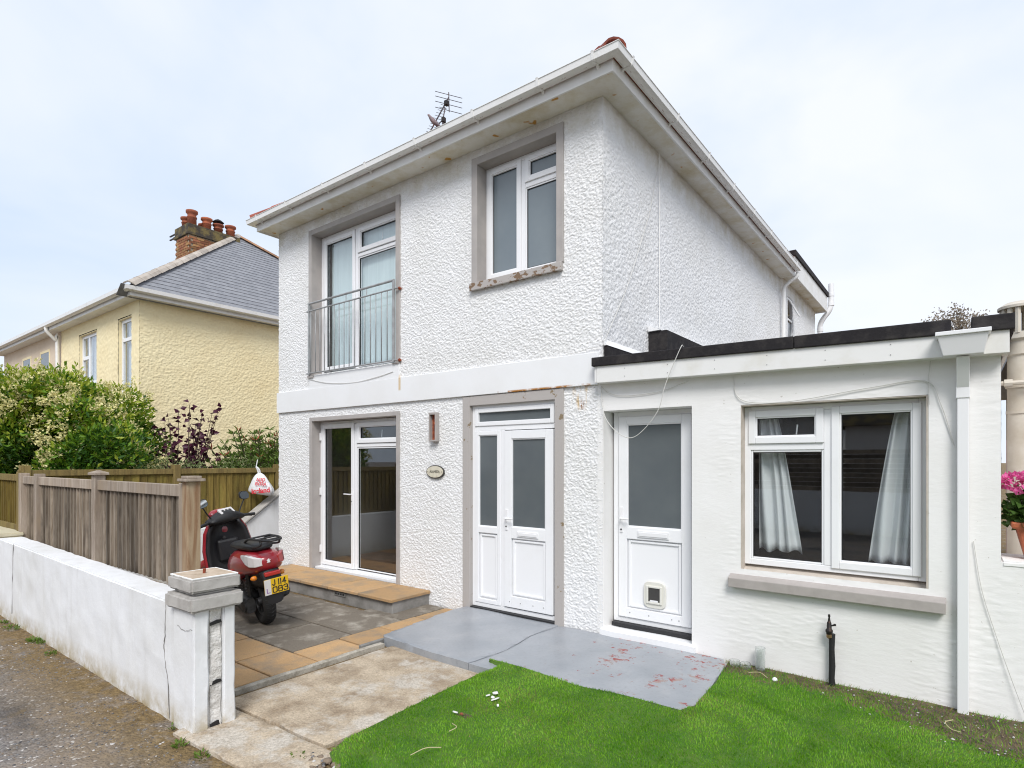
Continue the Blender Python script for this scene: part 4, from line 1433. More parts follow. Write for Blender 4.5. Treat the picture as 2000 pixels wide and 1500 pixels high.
MB().box(-4.2, -.52, -3.11, -3.055, .83, .91).build('bottom_rail', 'wood_olive_rail', LF, .004)
MB().box(-.60, -.51, -3.13, -3.04, .84, 1.56).build('post', 'wood_olive_rail', LF, .004)

# ================================================================== NEIGHBOUR HOUSE
NH = thing('neighbour_house', 'cream roughcast semi-detached house with slate roof and brick chimney', 'house', (-5.5, 0, GZ))
m, n, l, b = nmat('cream_roughcast')
b.inputs['Roughness'].default_value = .8
b.inputs['Specular IOR Level'].default_value = .25
l.new(mixc(n, l, ramp(n, l, noise(n, l, 1.0, 6, .6), .4, .75), (.88, .77, .50), (.82, .69, .42)), b.inputs['Base Color'])
bump(n, l, b, noise(n, l, 40, 3, .6), .3, .01)
m, n, l, b = nmat('pink_roughcast')
b.inputs['Roughness'].default_value = .8
l.new(mixc(n, l, ramp(n, l, noise(n, l, 1.0, 6, .6), .4, .75), (.70, .58, .45), (.62, .50, .37)), b.inputs['Base Color'])
bump(n, l, b, noise(n, l, 30, 4, .6), .6, .02)
nh = [(-6.68, -5.90, 3.2, 4.93), (-9.30, -8.05, 3.6, 4.90)]
grid_wall('side_wall', (-5.5, 0, 0), (0, 1, 0), (0, 0, 1), (1, 0, 0), 0, 3.8, -.1, 5.3, .016, [], lambda u, v: rough_h(u, v, .95), .0095, 'cream_roughcast', NH)
grid_wall('side_wall', (-5.5, 0, 0), (0, 1, 0), (0, 0, 1), (1, 0, 0), 3.8, 9.0, -.1, 5.3, .04, [], lambda u, v: rough_h(u, v, 1.6), .0095, 'cream_roughcast', NH)
grid_wall('front_wall', (0, 0, 0), (1, 0, 0), (0, 0, 1), (0, -1, 0), -10.7, -5.49, -.1, 5.3, .03, nh, lambda u, v: rough_h(u, v, 1.6), .010, 'cream_roughcast', NH)
MB().box(-16.6, -10.702, 0, .3, -.1, 5.3).box(-16.6, -5.55, 8.7, 9, -.1, 5.3).box(-16.6, -16.3, .31, 8.6, -.1, 5.3).build('wall', 'pink_roughcast', NH)
MB().box(-10.5, -5.8, .6, .65, 2.8, 5.3).build('room_lining', 'interior_wall', NH)
simple('net_curtain', (.62, .64, .66), .9, col2=(.52, .54, .56), nscale=6, stretch=(6, 1, .2))


def nwindow(x0, x1, z0, z1, split, left_dark=False):
    f = MB().ring(x0, x1, z0, z1, .075, .06, .12)
    if split == 'v':
        xm = x0 + (x1 - x0) * .42
        f.box(xm - .035, xm + .035, .06, .12, z0 + .06, z1 - .06).box(x0 + .06, xm - .035, .055, .12, z1 - .62, z1 - .53)
    else:
        f.box(x0 + .06, x1 - .06, .06, .12, z1 - .50, z1 - .42)
    f = f.build('window', 'upvc', NH, .005)
    MB().box(x0 + .05, x1 - .05, .085, .09, z0 + .05, z1 - .05).build('pane', 'glass', f)
    MB().box(x0 + .15, x1 - .02, .16, .17, z0, z1).build('net_curtain', 'net_curtain', f)
    MB().box(x0 - .012, x0, .0, .21, z0, z1).box(x1, x1 + .012, .0, .21, z0, z1).box(x0, x1, .0, .21, z1, z1 + .012).build('reveal', 'cream_roughcast', f)


nwindow(-6.66, -5.92, 3.22, 4.91, 'h')
nwindow(-9.28, -8.07, 3.62, 4.88, 'v')
for x0, x1 in ((-12.6, -11.7), (-14.4, -13.5)):
    f = MB().ring(x0, x1, 3.5, 4.85, .07, -.012, .0).build('window', 'cream_roughcast', NH)
    MB().box(x0 + .07, x1 - .07, -.006, -.004, 3.57, 4.78).build('pane', 'glass_obscured', f)
NE = [(-16.8, -.27), (-5.23, -.27), (-5.23, 9.27)]
MB().sweep(NE, [(-.02, 5.19), (0, 5.19), (0, 5.36), (-.02, 5.36)]).build('fascia', 'fascia_paint', NH)
MB().sweep(NE, [(-.40, 5.20), (-.021, 5.20), (-.021, 5.22), (-.40, 5.22)]).build('soffit', 'fascia_paint', NH)
MB().sweep(NE, [(.003, 5.375), (.003, 5.30), (.03, 5.265), (.07, 5.262), (.11, 5.29), (.118, 5.37), (.106, 5.37), (.1, 5.30), (.06, 5.28), (.02, 5.31), (.014, 5.375)]).build('gutter', 'gutter_plastic', NH, smooth=True)
MB().tube(catmull([(-10.75, -.33, 5.27), (-10.75, -.30, 5.15), (-10.75, -.12, 4.95), (-10.75, -.08, 4.8), (-10.75, -.08, 1.0)], 5), .045, 10).build('downpipe', 'gutter_plastic', NH, smooth=True)
# roof: hip end faces the gap between the houses
ex, ey0, ey1, ez, run = -5.17, -.33, 9.33, 5.37, 4.83
ax_, ay, az = ex - run, ey0 + run, 8.99
simple('slate', (.27, .275, .295), .55, col2=(.19, .195, .215), nscale=5, lo=.35, hi=.65, bmp=(25, .4, .006), rnd=.13, local=True)
simple('hip_concrete', (.45, .40, .345), .85, col2=(.36, .31, .26), nscale=6, bmp=(40, .4, .006), rnd=.16, local=True)
simple('hip_terracotta', (.36, .19, .10), .85, col2=(.22, .13, .08), nscale=7, rnd=.2, local=True)
NR = MB().add([(ex, ey0, ez), (ex, ey1, ez), (ax_, ay, az), (-16.8, ey0, ez), (-16.8, ey1, ez), (-16.8, ay, az)], [(0, 1, 2), (3, 0, 2, 5), (1, 4, 5, 2), (0, 3, 4, 1)]).build('roof', 'slate', NH)
sl = math.hypot(run, az - ez)
rows, expo, swid = 28, sl / 28, .31
sang = math.atan2(az - ez, run)
sme = MB().prism([(-.006, .004), (expo * 1.5, -.002), (expo * 1.5, .003), (-.006, .012)], 'y', -swid / 2 + .003, swid / 2 - .003).mesh('slate', 'slate')
cnt, rest = 0, MB()
cand = []
for r_ in range(rows):
    t0 = r_ / rows
    ya, yb = ey0 + run * t0, ey1 - run * t0
    y = ya + (swid / 2 if r_ % 2 else 0) + .02
    while y < yb:
        cand.append((r_, max(ya + .02, min(y, yb - .02))))
        y += swid
for r_, y in cand:
    s = r_ * expo
    p = (ex - math.cos(sang) * s, y, ez + math.sin(sang) * s + .004)
    if y < 4.4 and cnt < 300:
        piece('slate', sme, NR, p, (random.uniform(-.01, .01), sang + random.uniform(-.006, .006), R(180)))
        cnt += 1
    else:
        q = [Vector((-.006, -swid / 2 + .003, .012)), Vector((-.006, swid / 2 - .003, .012)), Vector((expo * 1.5, swid / 2 - .003, .003)), Vector((expo * 1.5, -swid / 2 + .003, .003))]
        M = Matrix.Translation(p) @ Matrix.Rotation(R(180), 4, 'Z') @ Matrix.Rotation(sang, 4, 'Y')
        rest.add([M @ v for v in q], [(0, 1, 2, 3)])
ro = rest.build('slates', 'slate', NR)
ro['kind'] = 'stuff'
hd_ = Vector((ax_ - ex, ay - ey0, az - ez))
hn = 17
hm = {}
for nm, mt in (('hip_concrete', 'hip_concrete'), ('hip_terracotta', 'hip_terracotta')):
    L = hd_.length / hn
    hm[nm] = MB().loft([[(y, a * s, bb * s + .005) for a, bb in ((-.17, -.035), (-.10, .035), (0, .075), (.10, .035), (.17, -.035), (.10, .0), (0, .045), (-.10, .0))] for y, s in ((0, 1.06), (L * 1.03, .96))]).mesh('hip_tile', mt)
for k in range(hn):
    for nm, p0, p1, sc_ in (('hip_concrete', Vector((ex, ey0, ez)), Vector((ax_, ay, az)), 1), ('hip_terracotta', Vector((ex, ey1, ez)), Vector((ax_, ay, az)), .8)):
        d = (p1 - p0)
        yw = math.atan2(d.y, d.x)
        pt = -math.atan2(d.z, math.hypot(d.x, d.y))
        piece('hip_tile', hm[nm], NR, p0 + d * (k / hn) + Vector((0, 0, .03)), (0, pt, yw), (1, sc_ * .78, sc_ * .8))
# chimney of single bricks
CH = MB().box(-10.36, -9.52, 2.77, 4.29, 6.2, 8.43).build('chimney', 'joint_soil', NH)
simple('mortar', (.40, .34, .25), .95)
CH.data.materials[0] = MATS['mortar']
simple('brick', (.27, .10, .05), .9, col2=(.33, .19, .075), nscale=3, lo=.42, hi=.62, bmp=(40, .5, .006), rnd=.3, local=True)
bl_, bh_ = .225, .075
bme_ = MB().box(-bl_ / 2 + .008, bl_ / 2 - .008, -.03, .03, -bh_ / 2 + .006, bh_ / 2 - .006).mesh('brick', 'brick')
nb = 0
for r_ in range(22):
    z = 8.40 - (r_ + .5) * bh_
    o_ = (bl_ / 2 if r_ % 2 else 0)
    y = 2.77 + o_
    while y < 4.20:
        piece('brick', bme_, CH, (-9.525 + random.uniform(-.003, .003), y + bl_ / 2, z), (0, 0, R(90)))
        y += bl_
    x = -10.36 + (0 if r_ % 2 else bl_ / 2)
    while x < -9.60:
        piece('brick', bme_, CH, (x + bl_ / 2, 2.775 + random.uniform(-.003, .003), z))
        x += bl_
simple('chimney_dark', (.055, .045, .035), .95, col2=(.17, .13, .05), nscale=4, lo=.45, hi=.62, bmp=(20, .6, .02))
MB().box(-10.42, -9.46, 2.71, 4.35, 8.43, 8.52).box(-10.39, -9.49, 2.74, 4.32, 8.52, 8.76).build('chimney_head', 'chimney_dark', CH, .01)
simple('terracotta_pot', (.36, .105, .045), .85, col2=(.24, .07, .04), nscale=6, rnd=.2, local=True)
pm = MB().lathe((0, 0, 0), [(.13, 0), (.125, .20), (.14, .21), (.14, .235), (.115, .25), (.125, .30), (.165, .33), (.165, .38), (.13, .385), (.09, .36)], 18).mesh('chimney_pot', 'terracotta_pot', smooth=True)
for x, y, s in ((-10.15, 2.98, 1.0), (-9.72, 2.95, 1.25), (-9.75, 3.40, 1.05), (-9.75, 3.75, .85), (-9.72, 4.12, 1.0), (-10.15, 3.5, .9)):
    piece('chimney_pot', pm, CH, (x, y, 8.74), (0, 0, random.uniform(0, 6)), (1, 1, s))
MB().lathe((-9.75, 3.75, 9.14), [(.17, 0), (.10, .06), (.02, .10)], 14).tube([(-9.75, 3.75, 9.0), (-9.75, 3.75, 9.15)], .012, 6).build('cowl', 'felt', CH)
for z in (8.55, 8.66):
    MB().box(-10.9, -10.4, 2.80, 2.84, z, z + .03).build('bracket', 'iron_dark', CH)
# rubble and leaf litter in the gap between path and turf
st3 = stones('rubble', 420, (5.46, 6.1, -3.42, -3.02), PZ - .01, .006, .028, [('stone_pale', .15), ('stone_brown', .55), ('stone_grey', .2), ('stone_dark', .1)], None, lambda x, y: (y < -2.96 - .12 * (x - 5.4)) & (vn(x * 6, y * 6) > .35))
tag(st3, 'brown rubble and leaf litter between the path and the turf corner', 'rubble', kind='stuff')

# ================================================================== PLANTS
leafmat('privet_a', (.11, .23, .016), (.17, .30, .022), .4, .3)
leafmat('privet_b', (.032, .095, .012), (.055, .135, .015), .4, .3)
leafmat('privet_c', (.32, .41, .035), (.40, .46, .05), .45, .3)
leafmat('blossom', (.84, .80, .45), (.74, .66, .28), .7, .3)
leafmat('purple_leaf', (.055, .010, .030), (.085, .018, .042), .4, .2)
leafmat('oleander', (.09, .17, .025), (.18, .26, .045), .45, .25)
leafmat('oleander_red', (.42, .06, .05), (.50, .14, .08), .5, .25)
leafmat('grey_leaf', (.34, .29, .23), (.20, .16, .12), .7, .2)
leafmat('geranium', (.05, .11, .02), (.08, .15, .03), .5, .25)
leafmat('petal', (.72, .06, .30), (.80, .22, .46), .5, .35, 60)
simple('bark', (.10, .07, .045), .95, col2=(.06, .045, .03), nscale=12, bmp=(30, .6, .01))


def sphere_dirs(n):
    d = rng.normal(size=(n, 3))
    return d / np.linalg.norm(d, axis=1, keepdims=True)


def lump_leaves(lumps, n, rin=.55):
    """points spread through the outer volume of a set of ellipsoid clumps, with outward directions"""
    w = np.array([a[3] * a[4] * a[5] for a in lumps]) ** (2 / 3)
    k = rng.choice(len(lumps), n, p=w / w.sum())
    L = np.array(lumps)[k]
    d = sphere_dirs(n)
    rr = rin + (1.04 - rin) * rng.random(n) ** .6
    P = L[:, :3] + d * L[:, 3:6] * rr[:, None]
    return P, d


BU = thing('privet_bush', 'large green bush in cream blossom behind the weathered fence', 'bush', (-2.9, -2.0, GZ))
lumps = []
for i in range(70):
    a = random.uniform(0, 6.28)
    q = math.sqrt(random.random())
    z = random.uniform(.9, 2.88)
    prof = math.sin(min(1, (3.35 - z) / 1.4) * 1.5708)
    x, y = -3.2 + math.cos(a) * q * 1.75 * prof, -1.95 + math.sin(a) * q * 1.15 * prof
    s = random.uniform(.28, .52)
    lumps.append((x, y, z, s * 1.15, s * 1.1, s * .85))
P, D = lump_leaves(lumps, 52000, .35)
k = (P[:, 2] > .25) & (P[:, 0] < -.93)
P, D = P[k], D[k]
dirs = D * .7 + rng.normal(size=D.shape) * .55 + np.array([0, 0, .35])
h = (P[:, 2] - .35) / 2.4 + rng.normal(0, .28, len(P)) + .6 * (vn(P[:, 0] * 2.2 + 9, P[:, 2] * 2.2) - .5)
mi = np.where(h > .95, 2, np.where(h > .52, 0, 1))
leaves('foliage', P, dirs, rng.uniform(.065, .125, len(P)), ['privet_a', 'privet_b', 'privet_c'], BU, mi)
PB, DB = [], []
for i in range(800):
    Lm = random.choice(lumps)
    d = Vector(sphere_dirs(1)[0])
    d = (d + Vector((.7, -.5, .35))).normalized()
    c0 = np.array([Lm[0] + d.x * Lm[3] * 1.02, Lm[1] + d.y * Lm[4] * 1.02, Lm[2] + d.z * Lm[5] * 1.02])
    if c0[0] > -.95 or vn(np.array([c0[0] * 1.1 + 4]), np.array([c0[2] * 1.1]))[0] < .46:
        continue
    n_ = 38
    t = rng.random(n_)
    P0 = c0 + np.array(d)[None] * (t * .16)[:, None] + rng.normal(size=(n_, 3)) * (.055 * (1 - t * .6))[:, None]
    PB.append(P0)
    DB.append(rng.normal(size=(n_, 3)) + np.array(d))
PB, DB = np.concatenate(PB), np.concatenate(DB)
leaves('blossom', PB, DB, rng.uniform(.03, .055, len(PB)), ['blossom'], BU, None, .7)
sp_p, sp_d = [], []
for i in range(150):
    Lm = random.choice(lumps)
    if Lm[2] < 2.0 and i % 3:
        continue
    d = (Vector(sphere_dirs(1)[0]) * .7 + Vector((.15, -.1, 1.0))).normalized()
    b0 = Vector(Lm[:3]) + Vector((d.x * Lm[3], d.y * Lm[4], d.z * Lm[5])) * .9
    for j in range(11):
        a = random.uniform(0, 6.28)
        p = b0 + d * (.022 * j)
        if p.x < -.95:
            sp_p.append(tuple(p))
            sp_d.append((d.x + math.cos(a) * .8, d.y + math.sin(a) * .8, d.z + .1))
leaves('shoots', np.array(sp_p), np.array(sp_d), rng.uniform(.05, .09, len(sp_p)), ['privet_c', 'privet_a'], BU, rng.integers(0, 2, len(sp_p)))
tw = MB()
for i in range(16):
    Lm = random.choice(lumps)
    tw.tube(catmull([(-3.1 + random.uniform(-.3, .3), -1.95 + random.uniform(-.2, .2), GZ), ((-3.1 + Lm[0]) / 2, (-1.95 + Lm[1]) / 2, Lm[2] * .55), (Lm[0], Lm[1], Lm[2])], 4), [.045 - .0042 * j for j in range(9)], 6)
tw.build('stems', 'bark', BU)

PU = thing('purple_shrub', 'purple-leaved shrub in front of the cream neighbour wall', 'shrub', (-2.2, -.55, GZ))
ps, pp, pd = MB(), [], []
for i in range(34):
    top = Vector((-2.25 + random.uniform(-.5, .5), -.5 + random.uniform(-.45, .5), random.uniform(1.55, 2.62) if i % 3 else random.uniform(2.2, 2.66)))
    st_ = catmull([(-2.2 + random.uniform(-.12, .12), -.55, .3), ((top.x - 2.2) / 2 + random.uniform(-.1, .1), (top.y - .55) / 2, 1.25), top], 8)
    ps.tube(st_, [.014 - .0006 * j for j in range(len(st_))], 5)
    for p in st_[7:]:
        for q in range(2):
            pp.append(p + Vector((random.uniform(-.05, .05), random.uniform(-.05, .05), random.uniform(-.04, .05))))
            pd.append((random.uniform(-1, 1), random.uniform(-1, 1), random.uniform(-.6, .6)))
ps.build('stems', 'bark', PU)
leaves('foliage', np.array(pp), np.array(pd), rng.uniform(.08, .13, len(pp)), ['purple_leaf'], PU, None, .75)

OL = thing('oleander_shrub', 'narrow-leaved shrub with red tips above the olive fence', 'shrub', (-1.9, .9, GZ))
op, od, om, os_ = [], [], [], MB()
for i in range(110):
    a, q = random.uniform(0, 6.28), math.sqrt(random.random())
    top = Vector((-1.75 + math.cos(a) * q * .75, .75 + math.sin(a) * q * 1.0, random.uniform(1.75, 2.45) - .35 * q))
    bs = Vector((-1.8 + math.cos(a) * .1, .8 + math.sin(a) * .1, .2))
    st_ = catmull([bs, bs.lerp(top, .5) + Vector((0, 0, .15)), top], 6)
    os_.tube(st_, .007, 5)
    for j, p in enumerate(st_[4:]):
        for q2 in range(9):
            aa = random.uniform(0, 6.28)
            op.append(p)
            od.append((math.cos(aa), math.sin(aa), random.uniform(.2, 1.4)))
            om.append(1 if j > 7 and q2 < 4 and i % 3 == 0 else 0)
os_.build('stems', 'bark', OL)
leaves('foliage', np.array(op), np.array(od), rng.uniform(.09, .16, len(op)), ['oleander', 'oleander_red'], OL, np.array(om), .17)

VS = thing('variegated_shrub', 'pale variegated leafy shrub low behind the olive fence', 'shrub', (-1.3, -1.0, GZ))
P, D = lump_leaves([(-1.35, -1.0, 1.45, .22, .6, .30), (-1.3, .1, 1.5, .2, .5, .28)], 1500, .4)
leafmat('variegated', (.30, .34, .16), (.12, .19, .05), .5, .3)
leaves('foliage', P, D + rng.normal(size=D.shape) * .5, rng.uniform(.04, .07, len(P)), ['variegated'], VS)
MB().tube([(-1.3, -1, GZ), (-1.33, -1, 1.3)], .02, 6).tube([(-1.3, .1, GZ), (-1.3, .1, 1.4)], .02, 6).build('stems', 'bark', VS)

# pale tree seen over the extension roof
TR = thing('grey_tree', 'pale grey-leaved tree showing above the extension roof', 'tree', (8.7, 19, GZ))
trk = MB()
trk.tube(catmull([(8.7, 19, GZ), (8.75, 19, 2.2), (8.65, 19.05, 4.2), (8.7, 19, 5.4)], 5), [.13 - .005 * j for j in range(16)], 8)
tp, td = [], []
for i in range(46):
    a = random.uniform(0, 6.28)
    q = random.uniform(.15, .98)
    e = Vector((8.65 + math.cos(a) * q * .86, 19 + math.sin(a) * q * .86, 5.9 + random.uniform(-.7, .85) * math.sqrt(1 - q * q * .8)))
    st_ = catmull([(8.67, 19.02, random.uniform(3.6, 4.9)), (8.65 + math.cos(a) * q * .4, 19 + math.sin(a) * q * .4, e.z - .5), e], 4)
    trk.tube(st_, [.022 - .0022 * j for j in range(len(st_))], 5)
    for j in range(44):
        tp.append(e + Vector((random.gauss(0, .13), random.gauss(0, .13), random.gauss(0, .11))))
        td.append((random.uniform(-1, 1), random.uniform(-1, 1), random.uniform(-.8, 1)))
trk.build('trunk', 'bark', TR)
leaves('crown', np.array(tp), np.array(td), rng.uniform(.06, .11, len(tp)), ['grey_leaf'], TR, None, .5)

# ================================================================== THINGS ON THE HOUSE
# wall light shell and name plaque
LT = thing('wall_light', 'empty rusty rectangular wall light housing beside the front door', 'lamp', (3.50, -.02, 2.11))
MB().box(3.447, 3.460, -.075, -.012, 1.935, 2.29).box(3.550, 3.563, -.075, -.012, 1.935, 2.29).box(3.460, 3.550, -.075, -.012, 2.262, 2.29).box(3.460, 3.550, -.075, -.012, 1.935, 1.955).build('housing', 'sill_cream', LT, .003)
MB().box(3.460, 3.550, -.022, -.014, 1.955, 2.262).build('back_plate', 'rust', LT)
MB().tube([(3.505, -.03, 2.0), (3.50, -.045, 2.08), (3.512, -.03, 2.2)], .006, 6).build('wire', 'rust', LT)

PQ = thing('name_plaque', 'oval cream name plaque on the wall left of the front door', 'plaque', (3.51, -.03, 1.565))


def oval(rx, rz, y0, y1, n=36):
    return MB().prism([(3.51 + rx * math.cos(t), 1.565 + rz * math.sin(t)) for t in np.linspace(0, 2 * math.pi, n, endpoint=False)], 'y', y0, y1)


oval(.152, .082, -.030, -.012).build('rim', 'plaque_rim', PQ, .003)
oval(.140, .071, -.034, -.029).build('face', 'plaque', PQ, .002)
text('ALAMEDA', .044, 'ink', PQ, frame_m((3.51, -.0355, 1.567), (1, 0, 0), (0, 0, 1)), sx=.85)
for x in (3.39, 3.63):
    MB().lathe((x, -.035, 1.565), [(.005, -.002), (.004, .001)], 8, 'y').build('screw', 'ink', PQ)


def cable(name, label, pts, r=.0045, mat='cable_white', k=8):
    o = MB().tube(catmull(pts, k), r * .68, 6).build(name, mat, None, smooth=True)
    return tag(o, label, 'cable')


cable('cable', 'white cable hanging in a loop across the extension door', [(6.66, -.10, 2.71), (6.654, -.16, 2.686), (6.523, -.17, 2.383), (6.451, -.16, 2.159), (6.303, -.14, 1.989), (6.165, -.12, 1.915), (6.018, -.10, 1.965), (5.879, -.07, 2.101), (5.82, -.04, 2.24), (5.80, -.025, 2.361), (5.80, -.02, 2.43)], .0055)
cable('cable', 'thin cable sagging on the wall above the extension door', [(5.79, -.018, 2.44), (5.885, -.02, 2.36), (6.076, -.02, 2.322), (6.411, -.02, 2.341), (6.676, -.02, 2.414)], .004)
cable('cable', 'thin cable clipped above the extension window', [(7.064, -.02, 2.42), (7.094, -.02, 2.257), (7.223, -.02, 2.188), (7.538, -.022, 2.181), (8.066, -.02, 2.248), (8.40, -.02, 2.269), (8.491, -.02, 2.096), (8.565, -.016, 1.807)], .005)
cable('cable', 'short cable dropping from the roof edge by the window', [(8.43, -.018, 2.41), (8.418, -.018, 2.265), (8.424, -.018, 2.1)], .004)
cable('cable', 'loose thin cable trailing down the wall right of the downpipe', [(8.67, -.016, 1.15), (8.713, -.02, 0.829), (8.788, -.02, 0.529), (8.86, -.03, 0.277), (8.93, -.04, 0.05), (8.95, -.05, -.01)], .004)
cable('cable', 'thin cable sagging below the balcony rail', [(.87, -.033, 2.92), (1.331, -.036, 2.829), (1.922, -.036, 2.785), (2.412, -.036, 2.816), (2.75, -.034, 2.86)], .005)
cable('cable', 'thin wire at the corner above the extension roof', [(5.391, -.022, 2.793), (5.544, -.025, 2.802), (5.662, -.025, 2.824), (5.80, -.022, 2.829), (5.84, .02, 2.90)], .004)
cable('cable', 'thin diagonal wire across the side wall', [(5.83, 1.3, 5.2), (5.83, 1.099, 4.634), (5.83, .948, 4.324), (5.83, .48, 3.528), (5.83, -.01, 2.881)], .005)
cable('cable', 'straight cable running down the side wall from the eaves', [(5.828, 1.32, 5.29), (5.828, 1.32, 4.4), (5.828, 1.32, 3.25)], .009, 'gutter_plastic')

# standpipe by the extension wall
TP = thing('standpipe', 'black lagged standpipe with old tap at the extension wall', 'tap', (7.815, -.06, -.03))
simple('lagging', (.012, .012, .013), .75, bmp=(25, .6, .01))
MB().tube([(7.82, -.06, -.04), (7.815, -.062, .03), (7.818, -.06, .12), (7.815, -.06, .25), (7.818, -.058, .37)], [.024, .021, .023, .020, .022], 10).build('pipe', 'lagging', TP, smooth=True)
MB().lathe((7.800, -.075, .365), [(.012, -.02), (.020, 0), (.022, .015), (.026, .02), (.026, .035), (.018, .045), (.016, .09), (.011, .10), (.006, .13), (.009, .14), (.007, .155)], 12).build('tap_body', 'iron_dark', TP, smooth=True)
MB().tube([(7.80, -.075, .43), (7.835, -.085, .445)], .007, 6).lathe((7.84, -.086, .447), [(.009, -.006), (.009, .008)], 8).build('spindle', 'iron_dark', TP)
MB().lathe((7.80, -.08, .345), [(.008, -.01), (.019, 0), (.019, .022)], 12).build('spout', 'brass', TP, smooth=True)

# jars and a tall glass left by the wall
def glassware(name, label, x, y, z, r, h, t=0):
    o = MB().lathe((0, 0, 0), [(r * .85, 0), (r * .95, h * .1), (r, h * .9), (r * 1.02, h), (r * .92, h), (r * .88, h * .12), (.002, h * .08)], 16).build(name, 'drinking_glass', None, smooth=True)
    o.location = (x, y, z)
    o.rotation_euler = (t, 0, 0)
    return tag(o, label, 'glass jar' if name == 'glass_jar' else 'glass')


glassware('tall_glass', 'tall dusty glass standing against the extension wall', 7.30, -.085, -.03, .040, .20)
glassware('glass_jar', 'small dirty jar nearest the porch slab at the wall', 7.10, -.10, -.035, .040, .065)
glassware('glass_jar', 'small dirty jar beside the tall glass at the wall', 7.19, -.105, -.035, .042, .06, .2)
bg = MB().lathe((0, 0, 0), [(.002, -.02), (.016, -.012), (.021, 0), (.016, .012), (.002, .02)], 10).build('foil_ball', 'white_plastic')
bg.location = (7.45, -.25, -.01)
tag(bg, 'small crumpled silver foil ball on the lawn', 'litter')

# white paint flakes and pebbles on the lawn
simple('flake', (.78, .77, .75), .8)
fl = [(5.90, -1.80, .045), (5.93, -1.87, .030), (5.965, -1.885, .04), (5.88, -1.86, .028), (5.875, -2.205, .035), (6.05, -1.96, .018)]
fll = ['largest white paint flake, farthest back of the cluster on the grass', 'white paint flake in the middle of the cluster on the grass', 'white paint flake at the right of the cluster on the grass', 'white paint flake at the left of the cluster on the grass', 'white paint flake beside the orange brick chip', 'tiny white paint flake nearest the front right of the cluster']
for i, (x, y, s) in enumerate(fl):
    o = MB().prism([(s * random.uniform(.6, 1) * math.cos(t) * .9, s * random.uniform(.5, 1) * math.sin(t) * .6) for t in np.linspace(0, 5.4, 7)], 'z', 0, .006).build('paint_flake', 'flake')
    o.location = (x, y, float(lawn_z(np.array([x]), np.array([y]))[0]) + .018)
    o.rotation_euler = (random.uniform(-.4, .4), random.uniform(-.4, .4), random.uniform(0, 6))
    tag(o, fll[i], 'paint flake', 'paint flakes on the lawn')
o = MB().add(*[(IV * np.array([.016, .013, .010])).tolist(), IF.tolist()]).build('brick_chip', 'terracotta_pot')
o.location = (5.93, -2.20, -.005)
tag(o, 'orange brick chip on the bare patch of the lawn', 'stone')
tws = [[(8.56, -.40, .03), (8.52, -.43, .015), (8.55, -.50, .005), (8.60, -.53, .01)], [(5.985, -2.35, .0), (6.06, -2.39, .012), (6.05, -2.45, .004)], [(6.15, -2.62, .0), (6.10, -2.70, .012), (6.08, -2.80, .005)],
       [(7.25, -.24, .0), (7.33, -.22, .012), (7.40, -.27, .0)], [(7.75, -.42, .0), (7.82, -.40, .012), (7.86, -.44, .004)], [(8.70, -.45, .0), (8.80, -.40, .012), (8.95, -.42, .004)]]
lb = ['curled pale twig by the soil patch at the lawn corner', 'bent straw stalk on the grass below the paint flakes', 'long straw stalk at the front edge of the grass', 'straw stalk on the grass by the tall glass', 'curved straw stalk on the grass below the standpipe', 'straw stalk lying on the dark soil corner']
simple('straw', (.52, .45, .27), .8)
for pts, la in list(zip(tws, lb))[:4]:
    o = MB().tube(catmull(pts, 5), .0024, 5).build('twig', 'straw')
    tag(o, la, 'twig')

# ---- aerial and bird on the roof
AE = thing('tv_aerial', 'television aerial on a pole above the front roof slope', 'aerial', (.73, 3.0, 6.2))
simple('aerial_metal', (.10, .085, .09), .45, metal=.6)
rv = Vector((.794, .608, 0))                     # elements lie across this direction
cc = Vector((.73, 3.0, 0))


def ap(u, z, d=0):
    return cc + rv * u + Vector((-.6, .79, 0)) * d + Vector((0, 0, z))


MB().tube([ap(-.02, 6.0), ap(-.02, 8.30)], .020, 8).build('mast', 'aerial_metal', AE)
MB().tube([ap(-.30, 7.98), ap(.09, 8.70)], .013, 6).build('boom', 'aerial_metal', AE)
MB().tube([ap(-.02, 8.28), ap(.02, 8.50), ap(.0, 8.52)], .012, 6).build('strut', 'aerial_metal', AE)
MB().tube([ap(-.02, 8.28), ap(-.15, 8.13)], .010, 6).build('strut', 'aerial_metal', AE)
MB().box(cc.x - .04, cc.x + .02, 2.96, 3.04, 8.22, 8.32).build('clamp', 'iron_dark', AE, .01)
MB().box(cc.x + .02, cc.x + .09, 2.97, 3.05, 8.53, 8.62).build('balun_box', 'iron_dark', AE, .01)
MB().tube([ap(.09, 8.80), ap(.10, 8.42)], .010, 6).build('reflector_stem', 'aerial_metal', AE)
for z in (8.745, 8.655, 8.555, 8.44):
    MB().tube([ap(-.17, z + .075), ap(.35, z - .06)], .006, 5).build('reflector_bar', 'aerial_metal', AE)
for i in range(12):
    t = i / 12
    c0 = ap(-.30, 7.98).lerp(ap(.04, 8.60), t)
    MB().tube([c0 - rv * .075 + Vector((0, 0, .02)), c0 + rv * .075 - Vector((0, 0, .02))], .0045, 5).build('director', 'aerial_metal', AE)

